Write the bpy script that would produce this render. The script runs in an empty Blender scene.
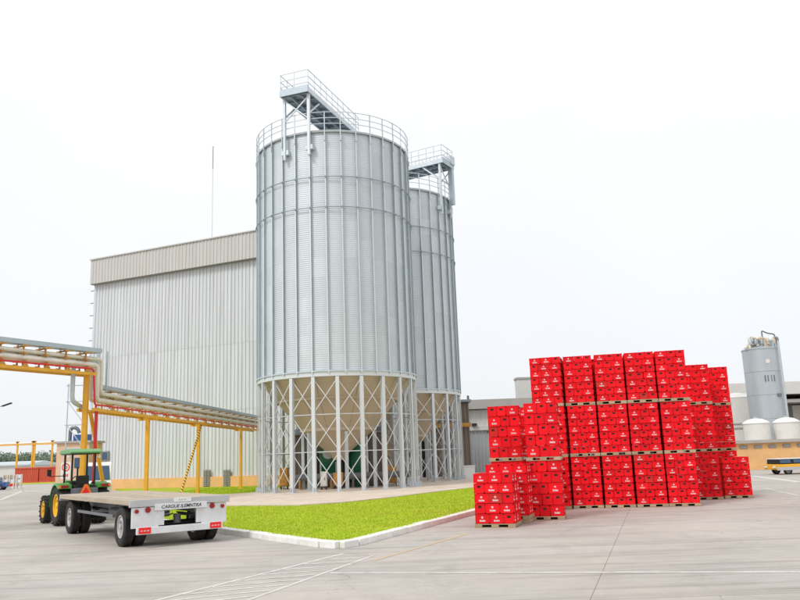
import bpy, math, random
from math import sin, cos, pi, radians, atan2, hypot, sqrt
from mathutils import Matrix, Vector

random.seed(11)
S = bpy.context.scene
COL = S.collection

# ------------------------------------------------------------------ camera
CAM_H, FPX, PITCH, ROLL = 2.0, 782.2, 0.198, 0.036
_F = Vector((0, cos(PITCH), sin(PITCH))); _U0 = Vector((0, -sin(PITCH), cos(PITCH))); _R0 = Vector((1, 0, 0))
_R = _R0 * cos(ROLL) - _U0 * sin(ROLL); _U = _R0 * sin(ROLL) + _U0 * cos(ROLL)
cam_d = bpy.data.cameras.new('camera'); cam = bpy.data.objects.new('camera', cam_d); COL.objects.link(cam)
cam_d.sensor_width = 36; cam_d.lens = 36 * FPX / 800; cam_d.clip_start = 0.1; cam_d.clip_end = 6000
M = Matrix.Identity(4)
for i in range(3):
    M[i][0] = _R[i]; M[i][1] = _U[i]; M[i][2] = -_F[i]
M[2][3] = CAM_H
cam.matrix_world = M
S.camera = cam

# ------------------------------------------------------------------ sky, sun, exposure
SUN_DIR = Vector((-0.50, -0.52, 0.80)).normalized()
el = math.asin(SUN_DIR.z); rotz = atan2(SUN_DIR.x, SUN_DIR.y)
W = bpy.data.worlds.new('World'); S.world = W; W.use_nodes = True
nt = W.node_tree; nt.nodes.clear()
out = nt.nodes.new('ShaderNodeOutputWorld'); bg = nt.nodes.new('ShaderNodeBackground')
sky = nt.nodes.new('ShaderNodeTexSky'); sky.sky_type = 'NISHITA'; sky.sun_disc = False
sky.sun_elevation = el; sky.sun_rotation = rotz; sky.dust_density = 3; sky.air_density = 1
geo = nt.nodes.new('ShaderNodeNewGeometry'); sep = nt.nodes.new('ShaderNodeSeparateXYZ')
tc = nt.nodes.new('ShaderNodeTexCoord'); nt.links.new(tc.outputs['Generated'], sep.inputs[0])
ramp = nt.nodes.new('ShaderNodeValToRGB')                     # overcast cloud: whiter towards the zenith
ramp.color_ramp.elements[0].position = 0.0; ramp.color_ramp.elements[0].color = (0.84, 0.86, 0.89, 1)
ramp.color_ramp.elements[1].position = 0.5; ramp.color_ramp.elements[1].color = (1, 1, 1, 1)
e_ = ramp.color_ramp.elements.new(0.16); e_.color = (0.90, 0.915, 0.94, 1)
nt.links.new(sep.outputs['Z'], ramp.inputs[0])
clouds = nt.nodes.new('ShaderNodeVectorMath'); clouds.operation = 'SCALE'; clouds.inputs['Scale'].default_value = 10.0
cn = nt.nodes.new('ShaderNodeTexNoise'); cn.inputs['Scale'].default_value = 2.2; cn.inputs['Detail'].default_value = 5
nt.links.new(tc.outputs['Generated'], cn.inputs['Vector'])
cr_ = nt.nodes.new('ShaderNodeMapRange'); cr_.inputs['From Min'].default_value = 0.3; cr_.inputs['From Max'].default_value = 0.7
cr_.inputs['To Min'].default_value = 0.965; cr_.inputs['To Max'].default_value = 1.03; nt.links.new(cn.outputs[0], cr_.inputs[0])
cs = nt.nodes.new('ShaderNodeVectorMath'); cs.operation = 'SCALE'; nt.links.new(ramp.outputs[0], cs.inputs[0]); nt.links.new(cr_.outputs[0], cs.inputs['Scale'])
nt.links.new(cs.outputs[0], clouds.inputs[0])
mix = nt.nodes.new('ShaderNodeMixRGB'); mix.inputs[0].default_value = 0.90
nt.links.new(sky.outputs[0], mix.inputs[1]); nt.links.new(clouds.outputs[0], mix.inputs[2])
nt.links.new(mix.outputs[0], bg.inputs[0]); bg.inputs[1].default_value = 0.10
nt.links.new(bg.outputs[0], out.inputs[0])
sun_d = bpy.data.lights.new('sun', 'SUN'); sun_d.energy = 1.5; sun_d.angle = radians(14); sun_d.color = (1, 0.98, 0.95)
sun = bpy.data.objects.new('sun', sun_d); COL.objects.link(sun)
sun.rotation_euler = SUN_DIR.to_track_quat('Z', 'Y').to_euler(); sun.location = (0, 0, 60)
S.view_settings.view_transform = 'Standard'; S.view_settings.look = 'None'
S.view_settings.exposure = 0.17; S.view_settings.gamma = 1.0; S.view_settings.use_curve_mapping = False
S.render.engine = 'CYCLES'
S.cycles.max_bounces = 6; S.cycles.use_denoising = True

# ------------------------------------------------------------------ pixels to places
def ray(x, y):
    return _F + _R * ((x - 400) / FPX) + _U * ((300 - y) / FPX)
def gnd(x, y, z=0.0):
    d = ray(x, y); t = (z - CAM_H) / d.z
    return Vector((d.x * t, d.y * t, z))
def atY(x, y, Y):
    d = ray(x, y); t = Y / d.y
    return Vector((d.x * t, Y, CAM_H + d.z * t))

# ------------------------------------------------------------------ materials
def mat(name, col, rough=0.6, metal=0.0, var=0.12, scale=3.0, bump=0.0, bscale=40.0, obj_var=0.0, stretch=(1, 1, 1),
        dirt=None, dirt_amt=0.0, dirt_scale=0.6, spec=0.4, rust=None, rust_pos=0.66):
    m = bpy.data.materials.new(name); m.use_nodes = True; t = m.node_tree; n = t.nodes; L = t.links
    b = n['Principled BSDF']; b.inputs['Roughness'].default_value = rough; b.inputs['Metallic'].default_value = metal
    b.inputs['Specular IOR Level'].default_value = spec
    c = n.new('ShaderNodeTexCoord'); mp = n.new('ShaderNodeMapping'); mp.inputs['Scale'].default_value = stretch
    L.new(c.outputs['Object'], mp.inputs[0])
    oi = n.new('ShaderNodeObjectInfo')
    off = n.new('ShaderNodeVectorMath'); off.operation = 'ADD'
    sc = n.new('ShaderNodeMath'); sc.operation = 'MULTIPLY'; sc.inputs[1].default_value = 37.0
    L.new(oi.outputs['Random'], sc.inputs[0]); L.new(mp.outputs[0], off.inputs[0]); L.new(sc.outputs[0], off.inputs[1])
    nz = n.new('ShaderNodeTexNoise'); nz.inputs['Scale'].default_value = scale; nz.inputs['Detail'].default_value = 6
    nz.inputs['Roughness'].default_value = 0.65
    L.new(off.outputs[0], nz.inputs['Vector'])
    r = n.new('ShaderNodeMapRange'); r.inputs['From Min'].default_value = 0.25; r.inputs['From Max'].default_value = 0.75
    r.inputs['To Min'].default_value = 1 - var; r.inputs['To Max'].default_value = 1 + var
    L.new(nz.outputs[0], r.inputs[0])
    fac = r.outputs[0]
    if obj_var:
        o2 = n.new('ShaderNodeMapRange'); o2.inputs['To Min'].default_value = 1 - obj_var; o2.inputs['To Max'].default_value = 1 + obj_var
        L.new(oi.outputs['Random'], o2.inputs[0])
        mm = n.new('ShaderNodeMath'); mm.operation = 'MULTIPLY'; L.new(fac, mm.inputs[0]); L.new(o2.outputs[0], mm.inputs[1]); fac = mm.outputs[0]
    base = n.new('ShaderNodeVectorMath'); base.operation = 'SCALE'; base.inputs[0].default_value = col[:3]
    L.new(fac, base.inputs['Scale'])
    colour = base.outputs[0]
    for dc, da, ds, p0, p1 in ((dirt, dirt_amt, dirt_scale, 0.42, 0.72), (rust, 0.75, 2.3, rust_pos, rust_pos + 0.08)):
        if dc is None: continue
        dn = n.new('ShaderNodeTexNoise'); dn.inputs['Scale'].default_value = ds; dn.inputs['Detail'].default_value = 8
        dn.inputs['Roughness'].default_value = 0.7
        L.new(off.outputs[0], dn.inputs['Vector'])
        dr = n.new('ShaderNodeMapRange'); dr.inputs['From Min'].default_value = p0; dr.inputs['From Max'].default_value = p1
        dr.inputs['To Max'].default_value = da
        L.new(dn.outputs[0], dr.inputs[0])
        mx = n.new('ShaderNodeMixRGB'); mx.inputs[2].default_value = (*dc[:3], 1)
        L.new(dr.outputs[0], mx.inputs[0]); L.new(colour, mx.inputs[1]); colour = mx.outputs[0]
    L.new(colour, b.inputs['Base Color'])
    if bump:
        bn = n.new('ShaderNodeTexNoise'); bn.inputs['Scale'].default_value = bscale; bn.inputs['Detail'].default_value = 5
        L.new(off.outputs[0], bn.inputs['Vector'])
        bp = n.new('ShaderNodeBump'); bp.inputs['Strength'].default_value = bump; bp.inputs['Distance'].default_value = 0.02
        L.new(bn.outputs[0], bp.inputs['Height']); L.new(bp.outputs[0], b.inputs['Normal'])
    return m

MT = {}
MT['galv'] = mat('galvanised steel', (0.60, 0.66, 0.70), 0.42, 0.45, 0.10, 2.5, spec=0.5, dirt=(0.36, 0.40, 0.43), dirt_amt=0.35, dirt_scale=1.2)
MT['sheet'] = mat('silo sheet', (0.59, 0.645, 0.69), 0.55, 0.22, 0.05, 1.2, obj_var=0.045, stretch=(2.2, 2.2, 0.35), spec=0.5,
                  dirt=(0.56, 0.585, 0.61), dirt_amt=0.40, dirt_scale=1.6)
MT['galvlight'] = mat('bright galvanised', (0.69, 0.73, 0.76), 0.45, 0.25, 0.08, 2.0, spec=0.5, dirt=(0.42, 0.45, 0.48), dirt_amt=0.3, dirt_scale=2.0)
MT['galvdark'] = mat('weathered galvanised', (0.30, 0.35, 0.39), 0.5, 0.4, 0.15, 2.0)
MT['galvmid'] = mat('dull and shade-toned galvanised', (0.40, 0.46, 0.50), 0.5, 0.35, 0.12, 2.0)  # on the silo stiffener webs this darker tone paints in side shade
MT['hopper'] = mat('hopper steel', (0.57, 0.475, 0.36), 0.55, 0.1, 0.12, 0.9, dirt=(0.50, 0.38, 0.25), dirt_amt=0.5, dirt_scale=0.9)
MT['ring'] = mat('cream ring', (0.78, 0.76, 0.70), 0.5, 0.1, 0.10, 3.0)
MT['clad'] = mat('cladding', (0.66, 0.685, 0.71), 0.45, 0.05, 0.06, 0.8, obj_var=0.025, stretch=(2.6, 2.6, 0.12), dirt=(0.48, 0.475, 0.455), dirt_amt=0.6, dirt_scale=1.0)
MT['fascia'] = mat('beige cladding', (0.55, 0.54, 0.525), 0.5, 0.0, 0.06, 1.0, obj_var=0.02, stretch=(2.5, 2.5, 0.2), dirt=(0.52, 0.47, 0.40), dirt_amt=0.35)
MT['plinth'] = mat('ochre plinth', (0.80, 0.46, 0.20), 0.8, 0.0, 0.10, 1.5, bump=0.2, dirt=(0.55, 0.36, 0.2), dirt_amt=0.5)
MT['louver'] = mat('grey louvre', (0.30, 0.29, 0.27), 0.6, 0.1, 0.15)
MT['yellow'] = mat('yellow paint', (0.82, 0.42, 0.03), 0.45, 0.0, 0.10, 2.0, dirt=(0.55, 0.27, 0.05), dirt_amt=0.45, dirt_scale=1.8)
MT['rustyellow'] = mat('rusty yellow paint', (0.60, 0.31, 0.07), 0.6, 0.0, 0.2, 4.0, dirt=(0.28, 0.13, 0.05), dirt_amt=0.7, dirt_scale=3.0)
MT['pipe'] = mat('pale pipe cladding', (0.78, 0.74, 0.68), 0.35, 0.2, 0.10, 2.0, dirt=(0.52, 0.44, 0.33), dirt_amt=0.45, dirt_scale=1.6)
MT['redpipe'] = mat('red pipe paint', (0.72, 0.03, 0.05), 0.4, 0.0, 0.10)
MT['tray'] = mat('cable tray', (0.44, 0.52, 0.57), 0.4, 0.4, 0.08, 1.5)
MT['red'] = mat('crate red', (0.84, 0.006, 0.014), 0.55, 0.0, 0.08, 9.0, obj_var=0.13, spec=0.18, dirt=(0.50, 0.02, 0.02), dirt_amt=0.4, dirt_scale=5.0)
MT['redold'] = mat('faded crate red', (0.60, 0.022, 0.02), 0.65, 0.0, 0.12, 9.0, obj_var=0.15, spec=0.15, dirt=(0.42, 0.07, 0.04), dirt_amt=0.5, dirt_scale=5.0)
MT['crown'] = mat('brown bottles', (0.035, 0.014, 0.01), 0.3, 0.0, 0.2, 8.0)
MT['white'] = mat('white print', (0.72, 0.62, 0.62), 0.6, 0.0, 0.06, dirt=(0.7, 0.2, 0.2), dirt_amt=0.5, dirt_scale=9.0)
MT['pallet'] = mat('pallet wood', (0.44, 0.33, 0.21), 0.85, 0.0, 0.22, 5.0, obj_var=0.18, stretch=(0.3, 3, 3), bump=0.4)
MT['concrete'] = mat('pale concrete', (0.66, 0.56, 0.46), 0.9, 0.0, 0.10, 1.5, bump=0.3, dirt=(0.40, 0.33, 0.26), dirt_amt=0.6, dirt_scale=0.8)
MT['kerb'] = mat('whitewashed kerb', (0.82, 0.81, 0.79), 0.85, 0.0, 0.08, 3.0, bump=0.4, obj_var=0.05, dirt=(0.52, 0.49, 0.45), dirt_amt=0.5, dirt_scale=2.2)
MT['mark'] = mat('worn road paint', (0.66, 0.64, 0.61), 0.8, 0.0, 0.10, 6.0, dirt=(0.44, 0.415, 0.38), dirt_amt=1.0, dirt_scale=3.4)
MT['markyellow'] = mat('worn yellow paint', (0.55, 0.43, 0.28), 0.8, 0.0, 0.08, 6.0, dirt=(0.43, 0.39, 0.35), dirt_amt=1.0, dirt_scale=1.3)
MT['soil'] = mat('joint filler', (0.24, 0.22, 0.195), 0.95, 0.0, 0.2, 4.0)
MT['lawn'] = mat('lawn', (0.34, 0.43, 0.012), 0.9, 0.0, 0.18, 1.2, dirt=(0.46, 0.50, 0.02), dirt_amt=0.7, dirt_scale=0.5)
MT['blade'] = mat('grass blade', (0.39, 0.55, 0.010), 0.6, 0.0, 0.18, 1.1, dirt=(0.55, 0.55, 0.05), dirt_amt=0.75, dirt_scale=0.9, rust=(0.28, 0.42, 0.012), rust_pos=0.60)
MT['tyre'] = mat('tyre rubber', (0.022, 0.021, 0.021), 0.75, 0.0, 0.25, 8.0, dirt=(0.07, 0.06, 0.05), dirt_amt=0.5, dirt_scale=5)
MT['dark'] = mat('dark steel', (0.03, 0.03, 0.032), 0.5, 0.2, 0.2)
MT['grey'] = mat('grey paint', (0.48, 0.49, 0.50), 0.5, 0.1, 0.10)
MT['midgrey'] = mat('mid grey', (0.17, 0.18, 0.20), 0.5, 0.2, 0.12)
MT['trailer'] = mat('white trailer paint', (0.72, 0.74, 0.77), 0.4, 0.0, 0.05, 2.0, dirt=(0.50, 0.47, 0.42), dirt_amt=0.55, dirt_scale=2.2, rust=(0.30, 0.16, 0.09), rust_pos=0.70)
MT['board'] = mat('weathered deck board', (0.47, 0.40, 0.31), 0.85, 0.0, 0.18, 3.0, obj_var=0.16, stretch=(4, 0.4, 4), bump=0.3, dirt=(0.30, 0.25, 0.19), dirt_amt=0.6, dirt_scale=1.2)
MT['rim'] = mat('silver rim', (0.55, 0.55, 0.55), 0.4, 0.5, 0.1)
MT['yrim'] = mat('yellow rim', (0.85, 0.52, 0.02), 0.4, 0.0, 0.06)
MT['green'] = mat('tractor green', (0.07, 0.30, 0.05), 0.35, 0.0, 0.06)
MT['lightgreen'] = mat('faded green canopy', (0.17, 0.38, 0.16), 0.5, 0.0, 0.06)
MT['orange'] = mat('orange reflective', (0.90, 0.20, 0.02), 0.45, 0.0, 0.05)
MT['lampred'] = mat('red lens', (0.30, 0.012, 0.012), 0.25, 0.0, 0.05)
MT['redtape'] = mat('red reflector', (0.85, 0.02, 0.02), 0.35, 0.0, 0.05)
MT['glass'] = mat('dark glass', (0.02, 0.07, 0.14), 0.08, 0.0, 0.05, spec=0.8)
MT['plain'] = mat('white paint', (0.78, 0.78, 0.76), 0.5, 0.0, 0.05, dirt=(0.6, 0.57, 0.5), dirt_amt=0.3)
MT['peach'] = mat('peach render', (0.72, 0.50, 0.34), 0.8, 0.0, 0.08)
MT['tile'] = mat('red ribbed steel', (0.62, 0.10, 0.07), 0.6, 0.0, 0.15, 1.0)
MT['machinegreen'] = mat('machine green', (0.01, 0.13, 0.06), 0.45, 0.0, 0.1)
MT['tank'] = mat('tank steel', (0.48, 0.52, 0.55), 0.42, 0.3, 0.08, 0.6, stretch=(1.5, 1.5, 0.3), dirt=(0.34, 0.38, 0.42), dirt_amt=0.5, dirt_scale=0.8)
MT['tankwhite'] = mat('white tank', (0.74, 0.73, 0.70), 0.5, 0.0, 0.05, dirt=(0.55, 0.5, 0.42), dirt_amt=0.3)
MT['shed'] = mat('grey shed cladding', (0.40, 0.42, 0.43), 0.5, 0.1, 0.08, 1.0, obj_var=0.06, stretch=(2, 2, 0.2))
MT['shedlight'] = mat('pale panel', (0.64, 0.63, 0.60), 0.6, 0.0, 0.06, 0.8)
MT['beam'] = mat('concrete beam', (0.42, 0.40, 0.37), 0.85, 0.0, 0.1, 0.8)
MT['bark'] = mat('bark', (0.12, 0.08, 0.05), 0.9, 0.0, 0.2)
MT['leaf'] = mat('leaves', (0.19, 0.25, 0.18), 0.7, 0.0, 0.3, 0.6, obj_var=0.25)  # pale grey-green, with distance haze mixed into the leaf colour
MT['blue'] = mat('blue paint', (0.04, 0.10, 0.28), 0.4, 0.0, 0.1)
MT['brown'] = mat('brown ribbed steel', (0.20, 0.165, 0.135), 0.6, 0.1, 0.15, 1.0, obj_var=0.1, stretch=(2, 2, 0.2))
MT['skin_black'] = mat('black plastic', (0.012, 0.012, 0.013), 0.45, 0.0, 0.1)

def corrugate(m, period):
    t = m.node_tree; n = t.nodes; L = t.links; b = n['Principled BSDF']
    c = n.new('ShaderNodeTexCoord'); sp = n.new('ShaderNodeSeparateXYZ'); L.new(c.outputs['Object'], sp.inputs[0])
    k = n.new('ShaderNodeMath'); k.operation = 'MULTIPLY'; k.inputs[1].default_value = 2 * pi / period; L.new(sp.outputs['Z'], k.inputs[0])
    w = n.new('ShaderNodeMath'); w.operation = 'SINE'; L.new(k.outputs[0], w.inputs[0])
    bp = n.new('ShaderNodeBump'); bp.inputs['Strength'].default_value = 0.5; bp.inputs['Distance'].default_value = 0.008
    L.new(w.outputs[0], bp.inputs['Height']); L.new(bp.outputs[0], b.inputs['Normal'])
corrugate(MT['sheet'], 0.13)
def hazard():
    m = bpy.data.materials.new('hazard stripes'); m.use_nodes = True; n = m.node_tree.nodes; L = m.node_tree.links
    b = n['Principled BSDF']; b.inputs['Roughness'].default_value = 0.5
    c = n.new('ShaderNodeTexCoord'); w = n.new('ShaderNodeTexWave'); w.bands_direction = 'DIAGONAL'; w.inputs['Scale'].default_value = 2.0
    L.new(c.outputs['Object'], w.inputs['Vector'])
    r = n.new('ShaderNodeValToRGB'); r.color_ramp.interpolation = 'CONSTANT'
    r.color_ramp.elements[0].color = (0.05, 0.04, 0.03, 1); r.color_ramp.elements[1].color = (0.8, 0.45, 0.03, 1); r.color_ramp.elements[1].position = 0.30
    L.new(w.outputs[0], r.inputs[0]); L.new(r.outputs[0], b.inputs['Base Color'])
    return m
MT['hazard'] = hazard()

def yard_material():
    m = bpy.data.materials.new('yard concrete'); m.use_nodes = True; n = m.node_tree.nodes; L = m.node_tree.links
    b = n['Principled BSDF']; b.inputs['Roughness'].default_value = 0.85; b.inputs['Specular IOR Level'].default_value = 0.25
    g = n.new('ShaderNodeNewGeometry')
    def noise(scale, stretch=(1, 1, 1), rot=0.0, detail=8, dist=0.0, rough=0.65):
        mp = n.new('ShaderNodeMapping'); mp.inputs['Scale'].default_value = stretch; mp.inputs['Rotation'].default_value = (0, 0, rot)
        L.new(g.outputs['Position'], mp.inputs[0])
        z = n.new('ShaderNodeTexNoise'); z.inputs['Scale'].default_value = scale; z.inputs['Detail'].default_value = detail
        z.inputs['Distortion'].default_value = dist; z.inputs['Roughness'].default_value = rough
        L.new(mp.outputs[0], z.inputs['Vector']); return z.outputs[0]
    def rng(s, a, b2, lo, hi):
        r = n.new('ShaderNodeMapRange'); r.inputs['From Min'].default_value = a; r.inputs['From Max'].default_value = b2
        r.inputs['To Min'].default_value = lo; r.inputs['To Max'].default_value = hi; L.new(s, r.inputs[0]); return r.outputs[0]
    def mul(a, b2):
        k = n.new('ShaderNodeMath'); k.operation = 'MULTIPLY'; L.new(a, k.inputs[0]); L.new(b2, k.inputs[1]); return k.outputs[0]
    v = rng(noise(0.16, dist=0.6), 0.3, 0.7, 0.84, 1.10)                        # big patches of wear
    v = mul(v, rng(noise(1.7), 0.3, 0.7, 0.93, 1.06))
    v = mul(v, rng(noise(26, detail=4), 0.3, 0.7, 0.92, 1.07))                  # aggregate
    v = mul(v, rng(noise(0.9, (0.10, 2.4, 1), 0.10, dist=0.7), 0.52, 0.70, 1.0, 0.74))   # tyre tracks
    v = mul(v, rng(noise(1.5, (0.07, 2.6, 1), -0.32, dist=1.0), 0.56, 0.72, 1.0, 0.78))
    v = mul(v, rng(noise(2.3, (0.05, 4.0, 1), 0.05, dist=0.5), 0.58, 0.70, 1.0, 0.66))
    v = mul(v, rng(noise(0.8, detail=10, rough=0.8), 0.62, 0.76, 1.0, 0.74))    # oil spots
    vo = n.new('ShaderNodeTexVoronoi'); vo.feature = 'DISTANCE_TO_EDGE'; vo.inputs['Scale'].default_value = 0.16
    wob = n.new('ShaderNodeVectorMath'); wob.operation = 'MULTIPLY_ADD'; wn = n.new('ShaderNodeTexNoise'); wn.inputs['Scale'].default_value = 0.9; wn.inputs['Detail'].default_value = 6
    L.new(g.outputs['Position'], wn.inputs['Vector']); L.new(wn.outputs['Color'], wob.inputs[0]); wob.inputs[1].default_value = (1.6, 1.6, 0); L.new(g.outputs['Position'], wob.inputs[2])
    L.new(wob.outputs[0], vo.inputs['Vector'])
    ck = rng(vo.outputs['Distance'], 0.0008, 0.0022, 1.0, 0.0); ck = mul(ck, rng(noise(0.12), 0.48, 0.56, 0.0, 0.42))
    inv = n.new('ShaderNodeMath'); inv.operation = 'SUBTRACT'; inv.inputs[0].default_value = 1.0; L.new(ck, inv.inputs[1]); v = mul(v, inv.outputs[0])
    v = mul(v, rng(noise(0.45, (1, 0.5, 1), 0.3, detail=10, dist=1.5, rough=0.75), 0.55, 0.75, 1.0, 0.80))
    tint = n.new('ShaderNodeMixRGB'); tint.inputs[1].default_value = (0.50, 0.46, 0.415, 1); tint.inputs[2].default_value = (0.465, 0.44, 0.41, 1)
    L.new(rng(noise(0.25), 0.4, 0.6, 0, 1), tint.inputs[0])
    sc = n.new('ShaderNodeVectorMath'); sc.operation = 'SCALE'; L.new(tint.outputs[0], sc.inputs[0]); L.new(v, sc.inputs['Scale'])
    L.new(sc.outputs[0], b.inputs['Base Color'])
    bp = n.new('ShaderNodeBump'); bp.inputs['Strength'].default_value = 0.35; bp.inputs['Distance'].default_value = 0.01
    L.new(noise(30, detail=6), bp.inputs['Height']); L.new(bp.outputs[0], b.inputs['Normal'])
    return m
MT['yard'] = yard_material()

# ------------------------------------------------------------------ mesh helpers
class MB:
    def __init__(s): s.v = []; s.f = []; s.m = []
    def add(s, vs, fs, mi=0):
        o = len(s.v); s.v += [tuple(v) for v in vs]; s.f += [tuple(i + o for i in f) for f in fs]; s.m += [mi] * len(fs); return s
    def box(s, c, d, R=None, mi=0):
        x, y, z = d[0] / 2, d[1] / 2, d[2] / 2
        vs = [Vector(p) for p in ((-x, -y, -z), (x, -y, -z), (x, y, -z), (-x, y, -z), (-x, -y, z), (x, -y, z), (x, y, z), (-x, y, z))]
        if R is not None: vs = [R @ v for v in vs]
        c = Vector(c)
        return s.add([v + c for v in vs], [(0, 3, 2, 1), (4, 5, 6, 7), (0, 1, 5, 4), (1, 2, 6, 5), (2, 3, 7, 6), (3, 0, 4, 7)], mi)
    def bar(s, a, b, w, h, mi=0, up=(0, 0, 1)):
        a = Vector(a); b = Vector(b); d = (b - a); L = d.length; d.normalize()
        u = Vector(up)
        if abs(d.dot(u)) > 0.98: u = Vector((0, 1, 0))
        sx = d.cross(u).normalized(); uu = sx.cross(d)
        R = Matrix((d, sx, uu)).transposed()
        return s.box((a + b) / 2, (L, w, h), R, mi)
    def tube(s, pts, r, n=8, mi=0, cap=True):
        pts = [Vector(p) for p in pts]; rings = []; u = None
        for i, p in enumerate(pts):
            t = (pts[min(i + 1, len(pts) - 1)] - pts[max(i - 1, 0)]).normalized()
            if u is None:
                u = Vector((0, 0, 1)) if abs(t.z) < 0.9 else Vector((1, 0, 0))
            u = (u - t * u.dot(t)).normalized(); w = t.cross(u)
            rr = r[i] if isinstance(r, (list, tuple)) else r
            rings.append([p + (u * cos(2 * pi * k / n) + w * sin(2 * pi * k / n)) * rr for k in range(n)])
        vs = [v for q in rings for v in q]; fs = []
        for i in range(len(pts) - 1):
            for k in range(n):
                a = i * n + k; b = i * n + (k + 1) % n
                fs.append((a, b, b + n, a + n))
        if cap:
            fs.append(tuple(range(n - 1, -1, -1))); fs.append(tuple((len(pts) - 1) * n + k for k in range(n)))
        return s.add(vs, fs, mi)
    def lathe(s, prof, n=32, axis='z', c=(0, 0, 0), a0=0.0, a1=2 * pi, mi=0):
        full = abs(a1 - a0 - 2 * pi) < 1e-6; m = n if full else n + 1
        c = Vector(c); vs = []
        for k in range(m):
            a = a0 + (a1 - a0) * k / n
            for r, h in prof:
                p = (r * cos(a), r * sin(a), h) if axis == 'z' else ((h, r * cos(a), r * sin(a)) if axis == 'x' else (r * sin(a), h, r * cos(a)))
                vs.append(c + Vector(p))
        q = len(prof); fs = []
        for k in range(n):
            for i in range(q - 1):
                a = k * q + i; b = ((k + 1) % m) * q + i
                fs.append((a, b, b + 1, a + 1))
        return s.add(vs, fs, mi)
    def prism(s, poly, z0, z1, mi=0):
        n = len(poly); vs = [(p[0], p[1], z0) for p in poly] + [(p[0], p[1], z1) for p in poly]
        fs = [tuple(range(n - 1, -1, -1)), tuple(range(n, 2 * n))] + [(i, (i + 1) % n, n + (i + 1) % n, n + i) for i in range(n)]
        return s.add(vs, fs, mi)
    def xprism(s, poly, x0, x1, mi=0):           # polygon in (y, z) pulled along x
        n = len(poly); vs = [(x0, p[0], p[1]) for p in poly] + [(x1, p[0], p[1]) for p in poly]
        fs = [tuple(range(n)), tuple(range(2 * n - 1, n - 1, -1))] + [(i, n + i, n + (i + 1) % n, (i + 1) % n) for i in range(n)]
        return s.add(vs, fs, mi)
    def mesh(s, name, mats, smooth=False):
        me = bpy.data.meshes.new(name); me.from_pydata(s.v, [], s.f)
        for m in (mats if isinstance(mats, (list, tuple)) else [mats]):
            me.materials.append(MT[m] if isinstance(m, str) else m)
        if any(s.m): me.polygons.foreach_set('material_index', s.m)
        if smooth:
            me.polygons.foreach_set('use_smooth', [True] * len(s.f))
            try: me.set_sharp_from_angle(angle=radians(smooth if smooth > 1 else 40))
            except Exception: pass
        me.update()
        return me
    def build(s, name, mats, parent=None, smooth=False, bevel=0.0, loc=None, rot=None):
        return link(name, s.mesh(name, mats, smooth), parent, loc, rot, bevel)

def link(name, data, parent=None, loc=None, rot=None, bevel=0.0):
    o = bpy.data.objects.new(name, data); COL.objects.link(o)
    if parent is not None: o.parent = parent
    if loc is not None: o.location = loc
    if rot is not None: o.rotation_euler = rot if hasattr(rot, '__len__') else (0, 0, rot)
    if bevel:
        b = o.modifiers.new('bevel', 'BEVEL'); b.width = bevel; b.segments = 2; b.limit_method = 'ANGLE'
    return o
def tag(o, label, cat, group=None):
    o['label'] = label; o['category'] = cat
    if group: o['group'] = group
    return o
def thing(name, label, cat, loc=(0, 0, 0), rz=0.0, group=None):
    o = bpy.data.objects.new(name, None); COL.objects.link(o); o.location = loc; o.rotation_euler = (0, 0, rz); o.empty_display_size = 0.3
    return tag(o, label, cat, group)
def struct(o): o['kind'] = 'structure'; return o
def fillet(pts, r, n=5):
    pts = [Vector(p) for p in pts]; out_ = [pts[0]]
    for i in range(1, len(pts) - 1):
        a = (pts[i - 1] - pts[i]).normalized(); b = (pts[i + 1] - pts[i]).normalized()
        p0 = pts[i] + a * r; p1 = pts[i] + b * r
        for k in range(n + 1):
            t = k / n; out_.append(p0 * (1 - t) ** 2 + pts[i] * 2 * t * (1 - t) + p1 * t * t)
    out_.append(pts[-1]); return out_

# ================================================================== SETTING
def sheet(name, poly, z, m, parent=None):
    b = MB(); b.add([(p[0], p[1], z) for p in poly], [tuple(range(len(poly)))]); return b.build(name, m, parent)
ground = struct(sheet('ground', [(-3000, -300), (3000, -300), (3000, 4000), (-3000, 4000)], -0.005, 'soil'))
# concrete slabs: joints follow the one that shows in the yard
jd = Vector((0.30, 0.954)).normalized(); jn = Vector((jd.y, -jd.x)); j0 = Vector((2.44, 11.27))
def slab_poly(u0, u1, v0, v1):
    return [j0 + jn * u + jd * v for u, v in ((u0, v0), (u1, v0), (u1, v1), (u0, v1))]
us = [-900, -300, -120, -60, -36, -24, -12, 0, 12, 24, 36, 60, 120, 300, 900]
vs_ = [-60, -20, 3.6, 24, 48, 90, 200, 700, 3000]
for i in range(len(us) - 1):
    for k in range(len(vs_) - 1):
        far = vs_[k] >= 48 or abs(us[i]) > 60
        g_ = 0.0 if far else 0.004
        sheet('slab', slab_poly(us[i] + g_, us[i + 1] - g_, vs_[k] + g_, vs_[k + 1] - g_), 0.0, 'yard', ground)

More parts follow.
